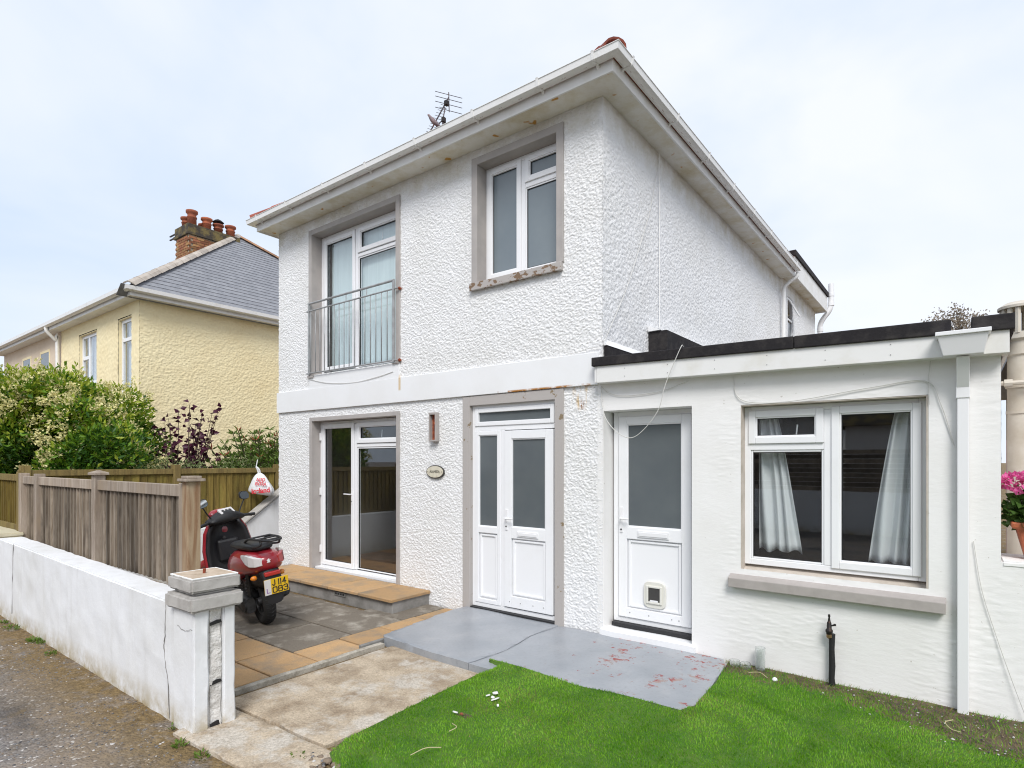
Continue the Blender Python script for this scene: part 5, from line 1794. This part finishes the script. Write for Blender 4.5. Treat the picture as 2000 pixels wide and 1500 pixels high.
BD = thing('bird', 'small pigeon perched on the television aerial', 'bird', tuple(ap(-.20, 8.17, -.03)))
simple('feathers', (.16, .13, .14), .8, col2=(.30, .22, .22), nscale=14)
bp = ap(-.20, 8.17, -.03)
rings = []
for t, r_, du, dz in ((0, .006, .20, -.10), (.15, .018, .15, -.06), (.35, .045, .07, -.01), (.55, .058, .0, .055), (.75, .045, -.05, .11), (.85, .026, -.075, .15), (.93, .028, -.09, .175), (1, .010, -.115, .185)):
    c0 = bp + rv * du + Vector((0, 0, dz))
    ax1 = Vector((.6, -.79, 0))
    ax2 = (rv * .7 + Vector((0, 0, .7))).normalized()
    rings.append([c0 + ax1 * math.cos(a) * r_ + ax2 * math.sin(a) * r_ * .9 for a in np.linspace(0, 6.283, 10, endpoint=False)])
MB().loft(rings).build('body', 'feathers', BD, smooth=True, subsurf=1)
MB().tube([bp + rv * .0 + Vector((0, 0, .02)), bp + Vector((0, 0, -.05))], .005, 5).build('leg', 'rust', BD)

# ---- carrier bag hanging at the fence
BG = thing('carrier_bag', 'white plastic carrier bag with red print hanging at the olive fence', 'bag', (-.66, .18, 1.13))
m, n, l, b = nmat('bag_plastic')
b.inputs['Base Color'].default_value = (.78, .79, .81, 1)
b.inputs['Roughness'].default_value = .35
bump(n, l, b, noise(n, l, 16, 4, .6, None, (1, 1, .5), 1.5), .8, .02)
simple('bag_red', (.62, .03, .05), .4)
brt = Vector((.80, .60, 0))               # right as seen from the road
bfr = Vector((.60, -.80, 0))              # towards the viewer
bc = Vector((-.66, .06, 0))


def bagp(u, z, d):
    return bc + brt * u + bfr * d + Vector((0, 0, z))


rings = []
for z, w, dpt, sh in ((1.135, .11, .03, .03), (1.15, .20, .075, .02), (1.20, .228, .10, .015), (1.28, .185, .095, .01), (1.37, .135, .075, 0), (1.44, .095, .05, -.01), (1.475, .06, .03, -.01), (1.50, .022, .015, -.015)):
    rg = []
    for k in range(28):
        a = 2 * math.pi * k / 28
        wob = 1 + .07 * math.sin(5 * a + z * 9) + .05 * math.sin(9 * a + z * 23)
        dz = -.05 * (math.cos(a) + .2) if z < 1.16 else 0
        rg.append(bagp(sh + w * math.cos(a) * wob, z + dz * .4, dpt * math.sin(a) * wob))
    rings.append(rg)
MB().loft(rings).build('bag', 'bag_plastic', BG, smooth=True, subsurf=1)
MB().tube(catmull([bagp(-.03, 1.48, .0), bagp(-.055, 1.56, .0), bagp(-.075, 1.60, 0), bagp(-.02, 1.555, .01), bagp(0, 1.48, 0)], 4), .013, 6).build('handle', 'bag_plastic', BG, smooth=True)
MB().tube([bagp(-.075, 1.60, 0), bagp(-.062, 1.72, -.03)], .008, 6).build('tie', 'bag_plastic', BG)
for body, sz, u, z, d in (('ADD', .085, .045, 1.385, .098), ('EXTRA', .075, .05, 1.315, .112)):
    text(body, sz, 'bag_red', BG, frame_m(bagp(u, z, d), brt + Vector((0, 0, -.05)), Vector((0, 0, 1)) - bfr * .25), bold=.002, sx=.8)
text('Iceland', .115, 'bag_red', BG, frame_m(bagp(.055, 1.205, .122), brt + Vector((0, 0, .10)), Vector((0, 0, 1)) - bfr * .05), bold=.004, sx=.95)

# ================================================================== RIGHT-HAND EDGE
SW = thing('side_wall_low', 'low white rippled wall carrying the planter at the right edge', 'wall', (9.5, .15, GZ))
grid_wall('wall', (0, -.004, 0), (1, 0, 0), (0, 0, 1), (0, -1, 0), 8.806, 10.6, -.15, 1.02, .015, [], ripple_h, .0025, 'smooth_render', SW)
lumpy('coping', 8.816, 10.6, -.012, .42, .985, 1.03, 'smooth_render', SW, .06, .006)
MB().box(8.83, 10.6, .02, .40, -.15, .98).build('core', 'smooth_render', SW)

PT = thing('planter', 'terracotta trough of pink geraniums on the low wall', 'planter', (9.2, .16, 1.03))
simple('terracotta', (.46, .13, .055), .6, col2=(.36, .10, .05), nscale=5)
bx = lambda z, w, d: [(9.22 - w, .20 - d, z), (9.22 + w, .20 - d, z), (9.22 + w, .20 + d, z), (9.22 - w, .20 + d, z)]
MB().loft([bx(1.032, .27, .075), bx(1.24, .32, .10), bx(1.24, .345, .125), bx(1.285, .35, .13), bx(1.285, .325, .105), bx(1.25, .31, .09)]).build('trough', 'terracotta', PT, .012)
P, D = lump_leaves([(9.02, .19, 1.37, .17, .12, .11), (9.3, .2, 1.39, .2, .12, .12), (8.95, .17, 1.31, .09, .09, .07)], 900, .3)
leaves('foliage', P, D + rng.normal(size=D.shape) * .4, rng.uniform(.04, .07, len(P)), ['geranium'], PT, None, .9)
for (x, y, z, s) in ((8.91, .13, 1.555, .075), (9.05, .20, 1.53, .06), (9.3, .15, 1.56, .07)):
    d = sphere_dirs(130)
    leaves('flower_head', np.array([x, y, z]) + d * s * np.array([1.15, 1, .6]), d + rng.normal(size=d.shape) * .5, rng.uniform(.03, .05, 130), ['petal'], PT, None, .95)
MB().tube([(8.93, .15, 1.3), (8.91, .13, 1.54)], .005, 5).tube([(9.05, .2, 1.3), (9.05, .2, 1.5)], .005, 5).build('stems', 'geranium', PT)

FP = thing('flue_pipe', 'thick cream flue pipe with ribbed cowl behind the planter', 'pipe', (8.98, .95, GZ))
simple('flue_paint', (.62, .57, .49), .6, col2=(.50, .44, .35), nscale=5, lo=.4, hi=.7)
MB().lathe((8.98, .95, 0), [(.085, -.1), (.085, 2.52), (.10, 2.53), (.10, 2.63), (.125, 2.65), (.125, 2.70)], 24).build('pipe', 'flue_paint', FP, smooth=True)
for k in range(14):
    a = 2 * math.pi * k / 14
    MB().tube([(8.98 + .115 * math.cos(a), .95 + .115 * math.sin(a), 2.69), (8.98 + .115 * math.cos(a), .95 + .115 * math.sin(a), 2.90)], .019, 6).build('rib', 'flue_paint', FP)
MB().lathe((8.98, .95, 2.89), [(.145, 0), (.145, .02), (.10, .05), (.03, .065)], 24).build('cowl', 'flue_paint', FP, smooth=True)
MB().lathe((8.98, .95, 2.30), [(.095, -.03), (.095, .03)], 20).lathe((8.98, .95, 2.08), [(.093, -.012), (.093, .012)], 20).build('collar', 'flue_paint', FP, smooth=True)
MB().tube([(8.84, .80, 2.30), (10.2, .85, 2.31)], .018, 8).lathe((8.90, .80, 2.30), [(.03, -.03), (.03, .02)], 8, 'x').build('bracket_pipe', 'flue_paint', FP, label='thin rusty-ended branch pipe')

RN = thing('right_neighbour_house', 'pink rendered neighbouring house behind the flue pipe at the right edge', 'house', (11, 3, GZ))
simple('pink_paint', (.62, .44, .38), .8, col2=(.55, .40, .34), nscale=4, bmp=(20, .4, .01))
MB().box(9.25, 14, 2.2, 8, -.1, 2.05).build('wall', 'pink_paint', RN)
rb = MB().box(9.25, 14, 2.22, 8, 2.051, 2.75).build('upper_wall', 'mortar', RN)
for r_ in range(9):
    for i in range(6):
        piece('brick', bme_, rb, (9.37 + i * .225 + (.11 if r_ % 2 else 0), 2.215, 2.09 + r_ * .075))
MB().prism([(9.0, 2.76), (14.2, 2.76), (14.2, 2.84), (9.0, 2.84)], 'y', 2.0, 8.2).build('roof', 'slate', RN)

# across the road: seen only mirrored in the window glass
GA = thing('garage', 'pale horizontally clad garage across the road mirrored in the extension window', 'garage', (9, -13.5, GZ))
simple('cladding', (.78, .76, .75), .6)
for i in range(11):
    MB().prism([(-12.5, .0 + i * .24), (-12.47, .235 + i * .24), (-12.52, .235 + i * .24), (-12.56, .0 + i * .24)], 'x', 6.2, 15).build('board', 'cladding', GA)
MB().box(6.2, 15, -17, -12.57, GZ, 2.6).build('wall', 'cladding', GA)
MB().prism([(-12.2, 2.62), (-17.3, 2.62), (-14.75, 4.6)], 'x', 5.9, 15.3).build('roof', 'chimney_dark', GA)
HB = thing('house_across_road', 'grey house across the road mirrored in the door glass', 'house', (-2, -16, GZ))
MB().box(-8, 5.2, -20, -14.2, GZ, 3.1).build('wall', 'smooth_render', HB)
MB().prism([(-13.8, 3.1), (-20.4, 3.1), (-17, 5.6)], 'x', -8.4, 5.6).build('roof', 'chimney_dark', HB)
for x in (-6, -3, 0, 3):
    w_ = MB().ring(x, x + 1.3, 1.1, 2.3, .07, -14.205, -14.17).build('window', 'upvc', HB)
    MB().box(x + .07, x + 1.23, -14.195, -14.19, 1.17, 2.23).build('pane', 'glass_obscured', w_)
FF_ = thing('far_fence', 'dark slatted fence across the road mirrored in the left window pane', 'fence', (4, -11, GZ))
for i in range(9):
    MB().box(1.5, 8.2, -11.03, -11.0, .95 + i * .115, 1.05 + i * .115).build('slat', 'wood_weathered', FF_)
MB().box(1.5, 8.2, -11.2, -10.95, GZ, .93).build('base_wall', 'wall_paint', FF_)
for x in (1.6, 3.8, 6.0, 8.1):
    MB().box(x - .05, x + .05, -11.1, -11.04, .9, 2.05).build('post', 'wood_post', FF_)

# ================================================================== SCOOTER
SC = thing('scooter', 'red and black motor scooter with yellow number plate parked on the patio', 'scooter', (2.59, -1.69, PZ), None, R(168), 1.13)
SC.rotation_euler = (R(-8), 0, R(168))
SC.scale = (1.13, 1.13, 1.07)
m, n, l, b = nmat('scooter_red')
b.inputs['Base Color'].default_value = (.30, .012, .022, 1)
b.inputs['Roughness'].default_value = .32
b.inputs['Coat Weight'].default_value = .7
b.inputs['Coat Roughness'].default_value = .08
simple('scooter_black', (.012, .012, .014), .55, bmp=(300, .1, .001))
simple('scooter_seat', (.010, .010, .011), .45, bmp=(150, .15, .002))
simple('tyre', (.014, .014, .014), .85, bmp=(60, .3, .004))
simple('alloy', (.10, .10, .105), .4, metal=.7)
simple('engine_metal', (.06, .06, .062), .5, metal=.6, col2=(.02, .02, .02), nscale=14)
simple('lens_red', (.42, .03, .03), .12, coat=.5)
simple('lens_clear', (.62, .60, .60), .12, coat=.5)
simple('lens_amber', (.75, .24, .02), .2, coat=.5)
simple('plate_yellow', (.78, .50, .015), .4)
simple('plate_white', (.74, .74, .74), .4)
simple('plate_purple', (.30, .14, .42), .5)
simple('chrome', (.75, .76, .78), .12, metal=1)
simple('mirror_glass', (.80, .84, .85), .03, metal=1)
simple('orange_red', (.55, .06, .03), .4)


def sring(x, w, zb, zt, n=20, e=2.6, y0=0, dx=0):
    zc, h = (zb + zt) / 2, (zt - zb) / 2
    out = []
    for k in range(n):
        t = 2 * math.pi * k / n
        cs, sn = math.cos(t), math.sin(t)
        out.append((x + dx * sn, y0 + w * math.copysign(abs(cs) ** (2 / e), cs), zc + h * math.copysign(abs(sn) ** (2 / e), sn)))
    return out


# wheels
def wheel(x):
    w_ = MB()
    w_.lathe((x, 0, .235), [(.135, -.030), (.150, -.046), (.185, -.058), (.215, -.050), (.230, -.030), (.236, 0), (.230, .030), (.215, .050), (.185, .058), (.150, .046), (.135, .030), (.138, 0)], 40, 'y')
    t = w_.build('wheel', 'tyre', SC, smooth=True)
    MB().lathe((x, 0, .235), [(.137, -.033), (.137, .033), (.124, .034), (.118, .0), (.124, -.034)], 32, 'y').build('rim', 'alloy', t, smooth=True)
    s_ = MB()
    for k in range(5):
        a = 2 * math.pi * k / 5 + .3
        s_.tube([(x + .03 * math.sin(a), .0, .235 + .03 * math.cos(a)), (x + .128 * math.sin(a), .012, .235 + .128 * math.cos(a))], [.020, .013], 6)
    s_.lathe((x, 0, .235), [(.04, -.05), (.045, 0), (.04, .05)], 14, 'y').build('spokes', 'alloy', t, smooth=True)
    g_ = MB()
    for k in range(36):
        a = 2 * math.pi * k / 36
        for sgn in (-1, 1):
            g_.tube([(x + .2365 * math.sin(a), .004 * sgn, .235 + .2365 * math.cos(a)), (x + .2245 * math.sin(a + .09), .040 * sgn, .235 + .2245 * math.cos(a + .09))], .0035, 4)
    g_.build('tread', 'gasket', t)


wheel(0)
wheel(1.28)
# engine, swing arm, exhaust, stand
MB().loft([sring(-.06, .045, .16, .31, 14, 3, .13), sring(.08, .055, .13, .33, 14, 3, .13), sring(.30, .055, .15, .34, 14, 3, .12), sring(.44, .04, .18, .32, 14, 3, .11)]).build('transmission_case', 'engine_metal', SC, smooth=True)
MB().lathe((.0, .185, .24), [(.07, -.02), (.075, 0), (.05, .012)], 18, 'y').lathe((.30, .175, .25), [(.075, -.02), (.08, 0), (.05, .014)], 18, 'y').build('case_cover', 'engine_metal', SC, smooth=True)
MB().box(.10, .44, -.06, .10, .24, .46).build('engine_block', 'engine_metal', SC, .03)
for i in range(5):
    MB().box(.20, .42, -.075, .11, .30 + i * .03, .312 + i * .03).build('cooling_fin', 'engine_metal', SC)
MB().tube(catmull([(.42, -.05, .22), (.30, -.12, .18), (.12, -.16, .22), (-.05, -.165, .28), (-.20, -.16, .33)], 5), [.022] * 8 + [.03] + [.058] * 11 + [.045], 12).build('exhaust', 'engine_metal', SC, smooth=True)
MB().tube([(.0, .11, .25), (-.06, .115, .58)], [.022, .022], 8).build('shock_absorber', 'engine_metal', SC, smooth=True)
sp_ = MB()
for k in range(60):
    pass
sp_.tube([(-.0 - .05 * t / 40, .115 + .03 * math.cos(t * 1.0), .30 + .22 * t / 40 + .0) for t in range(0, 41)], .006, 5).build('spring', 'scooter_black', SC)
MB().tube([(.45, .12, .20), (.52, .24, -.0)], .012, 8).build('side_stand', 'engine_metal', SC)
MB().loft([sring(.10, .10, .34, .62, 16), sring(-.12, .10, .40, .64, 16), sring(-.30, .085, .42, .64, 16), sring(-.40, .05, .46, .62, 16)]).build('inner_mudguard', 'scooter_black', SC, smooth=True)
# tail body
tb = MB().loft([sring(-.46, .045, .675, .735), sring(-.435, .10, .63, .765), sring(-.36, .145, .585, .785), sring(-.2, .17, .545, .80), sring(0, .18, .505, .80), sring(.18, .178, .47, .79), sring(.34, .172, .40, .76), sring(.48, .16, .34, .70), sring(.58, .13, .30, .62)]).build('tail_body', 'scooter_red', SC, smooth=True, subsurf=1)
MB().loft([sring(-.31, .05, .80, .835), sring(-.27, .10, .785, .865), sring(-.1, .135, .78, .875), sring(.08, .14, .775, .855), sring(.16, .135, .77, .835), sring(.34, .13, .76, .825), sring(.50, .10, .74, .815), sring(.58, .05, .73, .785)]).build('seat', 'scooter_seat', SC, smooth=True, subsurf=1)
for sgn in (1, -1):
    # tail lamp clusters and indicators on either flank
    MB().loft([[(-.12, sgn * .172, .735), (-.12, sgn * .168, .765), (-.12, sgn * .150, .765), (-.12, sgn * .150, .735)],
               [(-.25, sgn * .172, .685), (-.25, sgn * .166, .775), (-.25, sgn * .14, .775), (-.25, sgn * .14, .685)],
               [(-.33, sgn * .160, .665), (-.33, sgn * .156, .77), (-.33, sgn * .12, .77), (-.33, sgn * .12, .665)]]).build('indicator_lens', 'lens_clear', SC, .006)
    MB().loft([[(-.332, sgn * .160, .665), (-.332, sgn * .156, .77), (-.332, sgn * .12, .77), (-.332, sgn * .12, .665)],
               [(-.40, sgn * .130, .665), (-.40, sgn * .128, .755), (-.40, sgn * .09, .755), (-.40, sgn * .09, .665)],
               [(-.445, sgn * .085, .675), (-.445, sgn * .08, .745), (-.445, sgn * .06, .745), (-.445, sgn * .06, .675)]]).build('tail_lens', 'lens_red' if sgn < 0 else 'lens_clear', SC, .006)
    MB().lathe((-.30, sgn * .125, .545), [(.004, -.03), (.022, -.02), (.026, 0), (.018, .02), (.004, .03)], 12, 'y').build('indicator', 'lens_amber', SC, smooth=True)
# emblem on the tail: a little rearing beast
em = [(.0, -.030), (.008, -.028), (.012, -.014), (.022, -.024), (.026, -.018), (.018, -.002), (.024, .008), (.034, .012), (.032, .018), (.018, .016), (.014, .022), (.018, .032), (.006, .036), (-.004, .028), (-.010, .014), (-.022, .020), (-.020, .010), (-.010, .002), (-.012, -.010), (-.022, -.018), (-.014, -.026), (-.004, -.016)]
em = [(a * .62, bb * .62) for a, bb in em]
M = frame_m((-.452, .0, .722), (.45, -.9, 0), (.25, .1, .95))
M = frame_m((-.4655, .02, .712), (.0, -1, 0), (.15, 0, 1))
eb = MB().add([M @ Vector((a, bb, .004)) for a, bb in em] + [M @ Vector((a, bb, -.03)) for a, bb in em], [tuple(range(len(em)))] + [(i, (i + 1) % len(em), len(em) + (i + 1) % len(em), len(em) + i) for i in range(len(em))]).build('emblem', 'plate_white', SC)
# mud flap, plate
MB().loft([sring(-.34, .09, .56, .64, 12), sring(-.42, .085, .50, .62, 12), sring(-.455, .08, .40, .56, 12), sring(-.445, .075, .285, .40, 12)]).build('mud_flap', 'scooter_black', SC, smooth=True)
MB().box(-.475, -.43, -.07, .07, .565, .605).build('rear_reflector', 'lens_red', SC, .008)
PM = frame_m((-.485, -.015, .465), (0, -1, 0), (-.16, 0, 1))


def plate_box(u0, u1, v0, v1, w0, w1):
    q = MB()
    q.box(u0, u1, v0, v1, w0, w1)
    q.v = [tuple(PM @ Vector(p)) for p in q.v]
    return q


PM = PM @ Matrix.Diagonal((.86, .82, 1, 1))
np_ = plate_box(-.125, .125, -.095, .095, -.006, 0).build('number_plate', 'plate_yellow', SC, .004)
plate_box(-.1235, -.058, -.0935, .0935, .0005, .0015).build('plate_strip', 'plate_white', np_)
text('L', .085, 'plate_purple', np_, PM @ Matrix.Translation((-.090, -.045, .002)))
GLY = {'J': [[(.7, 1), (.7, .25), (.55, 0), (.2, 0), (.02, .22)]], '1': [[(.5, 0), (.5, 1)]], '4': [[(.72, 0), (.72, 1), (.02, .3), (1, .3)]],
       '0': [[(.15, 0), (0, .15), (0, .85), (.15, 1), (.85, 1), (1, .85), (1, .15), (.85, 0), (.15, 0)]],
       '8': [[(.15, 0), (0, .15), (0, .42), (.12, .53), (.88, .53), (1, .42), (1, .15), (.85, 0), (.15, 0)], [(.15, .53), (.05, .64), (.05, .88), (.17, 1), (.83, 1), (.95, .88), (.95, .64), (.85, .53)]],
       '3': [[(0, .18), (.15, 0), (.85, 0), (1, .15), (1, .42), (.85, .53), (.35, .53)], [(.85, .53), (.95, .64), (.95, .86), (.8, 1), (.18, 1), (.02, .84)]]}
for s_, u0, v0, w_, g_ in (('J114', -.040, .012, .034, [.0, .046, .068, .104]), ('083', -.040, -.076, .040, [0, .056, .112])):
    for ch_, gx_ in zip(s_, g_):
        for st_ in GLY[ch_]:
            q = MB()
            for (a0, b0), (a1, b1) in zip(st_[:-1], st_[1:]):
                p0, p1 = Vector((u0 + gx_ + a0 * w_, v0 + b0 * .064, 0)), Vector((u0 + gx_ + a1 * w_, v0 + b1 * .064, 0))
                d_ = (p1 - p0).normalized() * .0055
                e_ = Vector((-d_.y, d_.x, 0))
                q.add([PM @ (p + Vector((0, 0, .0022))) for p in (p0 - d_ - e_, p1 + d_ - e_, p1 + d_ + e_, p0 - d_ + e_)], [(0, 1, 2, 3)])
            q.build('lettering', 'ink', np_)
# rack
rk = MB()
for y in (-.09, .09):
    rk.tube(catmull([(-.02, y, .865), (-.16, y, .91), (-.40, y * .95, .93), (-.56, y * .6, .935), (-.585, 0, .935)], 5), .011, 8)
    rk.tube(catmull([(-.24, y, .84), (-.36, y, .86), (-.44, y * .9, .885), (-.43, y * .9, .92)], 5), .010, 8)
for x in (-.22, -.34, -.46):
    rk.tube([(x, -.088, .925), (x, .088, .925)], .009, 8)
rk.build('luggage_rack', 'scooter_black', SC, smooth=True)
# floor and side panels
MB().loft([sring(.46, .13, .22, .36), sring(.60, .17, .215, .30), sring(.80, .19, .21, .29), sring(.95, .17, .22, .34)]).build('floorboard', 'scooter_black', SC, smooth=True)
MB().loft([sring(.40, .165, .20, .30), sring(.60, .205, .185, .235), sring(.85, .215, .19, .24), sring(1.0, .18, .22, .30)]).build('lower_fairing', 'scooter_red', SC, smooth=True)
fr_ = MB().prism([(.30, .40), (.56, .40), (.50, .45), (.42, .53), (.38, .52), (.42, .45)], 'y', .165, .215).build('passenger_footrest', 'orange_red', SC, smooth=True)
MB().box(.43, .49, .214, .219, .415, .45).build('footrest_pad', 'scooter_black', SC, .004)


def shield(name, mat, wadd, xadd, th, z0=.24, z1=.98):
    nu, nv = 16, 20
    V, F = [], []
    for j in range(nv + 1):
        t = j / nv
        z = z0 + (z1 - z0) * t
        w_ = np.interp(t, [0, .12, .35, .6, .85, 1], [.15, .19, .225, .225, .19, .13]) + wadd
        xc = np.interp(t, [0, .15, .5, 1], [.88, .965, 1.01, 1.03]) + xadd
        for i in range(nu + 1):
            s = -1 + 2 * i / nu
            V.append((xc - .10 * abs(s) ** 2.4 + .0, s * w_, z))
    for j in range(nv):
        for i in range(nu):
            a = j * (nu + 1) + i
            F.append((a, a + 1, a + nu + 2, a + nu + 1))
    o = mesh_np(name, V, F, mat, SC, True)
    so = o.modifiers.new('thickness', 'SOLIDIFY')
    so.thickness = th
    so.offset = 0
    return o


shield('leg_shield', 'scooter_black', 0, 0, .03)
shield('front_apron', 'scooter_red', .018, .045, .04)
MB().box(.93, 1.0, -.11, .11, .52, .78).build('glove_box', 'scooter_black', SC, .03)
MB().lathe((.955, .03, .80), [(.018, -.012), (.018, .012)], 12, 'x').build('ignition_lock', 'engine_metal', SC)
MB().tube([(.925, .0, .60), (.90, .0, .56), (.925, 0, .54)], .006, 6).build('bag_hook', 'engine_metal', SC)
# front end
MB().loft([sring(1.08, .05, .30, .50), sring(1.20, .075, .40, .52), sring(1.32, .08, .43, .54), sring(1.46, .06, .36, .50), sring(1.53, .03, .28, .38)]).build('front_mudguard', 'scooter_red', SC, smooth=True)
MB().tube([(1.28, .075, .235), (1.16, .07, .60)], .025, 8).tube([(1.28, -.075, .235), (1.16, -.07, .60)], .025, 8).build('fork', 'engine_metal', SC)
MB().loft([sring(1.0, .15, .74, 1.0), sring(1.10, .14, .72, 1.0), sring(1.20, .09, .74, .93), sring(1.24, .04, .78, .88)]).build('nose_cowl', 'scooter_red', SC, smooth=True, subsurf=1)
# handlebar cowl, instruments, grips, levers, mirrors
MB().loft([[(.96 + .075 * math.cos(t) + (.06 if abs(y) < .1 else 0) * math.cos(t), y, z + hh * math.sin(t)) for t in np.linspace(0, 6.283, 16, endpoint=False)] for y, z, hh in ((-.22, 1.0, .022), (-.17, 1.0, .045), (-.10, 1.02, .075), (0, 1.03, .085), (.10, 1.02, .075), (.17, 1.0, .045), (.22, 1.0, .022))]).build('handlebar_cowl', 'scooter_black', SC, smooth=True, subsurf=1)
MB().loft([sring(1.0, .13, .98, 1.10), sring(1.06, .125, .97, 1.13), sring(1.13, .09, .96, 1.10), sring(1.17, .05, .98, 1.05)]).build('headlamp_cowl', 'scooter_red', SC, smooth=True, subsurf=1)
IM = frame_m((.925, 0, 1.095), (0, -1, 0), (.75, 0, .66))
ib = MB().box(-.085, .085, -.04, .045, -.02, .006)
ib.v = [tuple(IM @ Vector(p)) for p in ib.v]
ib = ib.build('instrument_panel', 'lens_clear', SC, .008)
for u in (-.045, 0, .04):
    q = MB().lathe((u, 0, .0065), [(.018, 0), (.018, .0015)], 14)
    q.v = [tuple(IM @ Vector(p)) for p in q.v]
    q.build('dial', 'ink', ib)
for sgn in (1, -1):
    MB().tube([(.955, sgn * .20, 1.0), (.92, sgn * .345, .985)], [.017, .018], 10).build('grip', 'scooter_black', SC, smooth=True)
    MB().tube(catmull([(.985, sgn * .20, .995), (1.0, sgn * .26, .985), (.965, sgn * .345, .965)], 4), .007, 6).build('brake_lever', 'scooter_black', SC)
    MB().tube(catmull([(.95, sgn * .17, 1.03), (.955, sgn * .21, 1.10), (.945, sgn * .255, 1.18)], 4), .007, 6).build('mirror_stem', 'scooter_black', SC)
    mc = Vector((.94, sgn * .265, 1.225))
    mM = frame_m(mc, (-.12 * sgn, -1, .15 * sgn), (.15, 0, 1))
    hx = [mM @ Vector((.062 * math.copysign(abs(math.cos(t)) ** .7, math.cos(t)), .043 * math.copysign(abs(math.sin(t)) ** .7, math.sin(t)), 0)) for t in np.linspace(0, 6.283, 24, endpoint=False)]
    hx0 = [mc + (p - mc) * 1.1 + Vector((.004, 0, 0)) for p in hx]
    hx1 = [mc + (p - mc) * .6 + Vector((.04, 0, 0)) for p in hx]
    mh = MB().loft([hx0, [p + Vector((.015, 0, 0)) for p in hx0], hx1]).build('mirror', 'scooter_black', SC, smooth=True)
    MB().loft([[p - Vector((.001, 0, 0)) for p in hx], [p + Vector((.003, 0, 0)) for p in hx]]).build('mirror_glass', 'mirror_glass', mh)

# the bars and front wheel stand turned to the left on the side stand; the tail overhang is short
TURN = Matrix.Translation((.99, 0, 0)) @ Matrix.Rotation(R(24), 4, 'Z') @ Matrix.Translation((-.99, 0, 0))
FRONT = ('handlebar_cowl', 'headlamp_cowl', 'instrument_panel', 'grip', 'brake_lever', 'mirror_stem', 'mirror', 'fork', 'front_mudguard')
fw_ = [o for o in SC.children if o.name.split('.')[0] == 'wheel'][1]
for o in list(SC.children):
    nm_ = o.name.split('.')[0]
    grp = [o] + list(o.children)
    if nm_ in FRONT or o == fw_:
        for q in grp:
            q.data.transform(TURN)
    elif nm_ not in ('wheel', 'transmission_case', 'case_cover'):
        for q in grp:
            for v in q.data.vertices:
                if v.co.x < 0 and nm_ != 'luggage_rack':
                    v.co.x *= .88
                elif nm_ == 'luggage_rack' and v.co.x < -.2:
                    v.co.x = -.2 + (v.co.x + .2) * 1.12
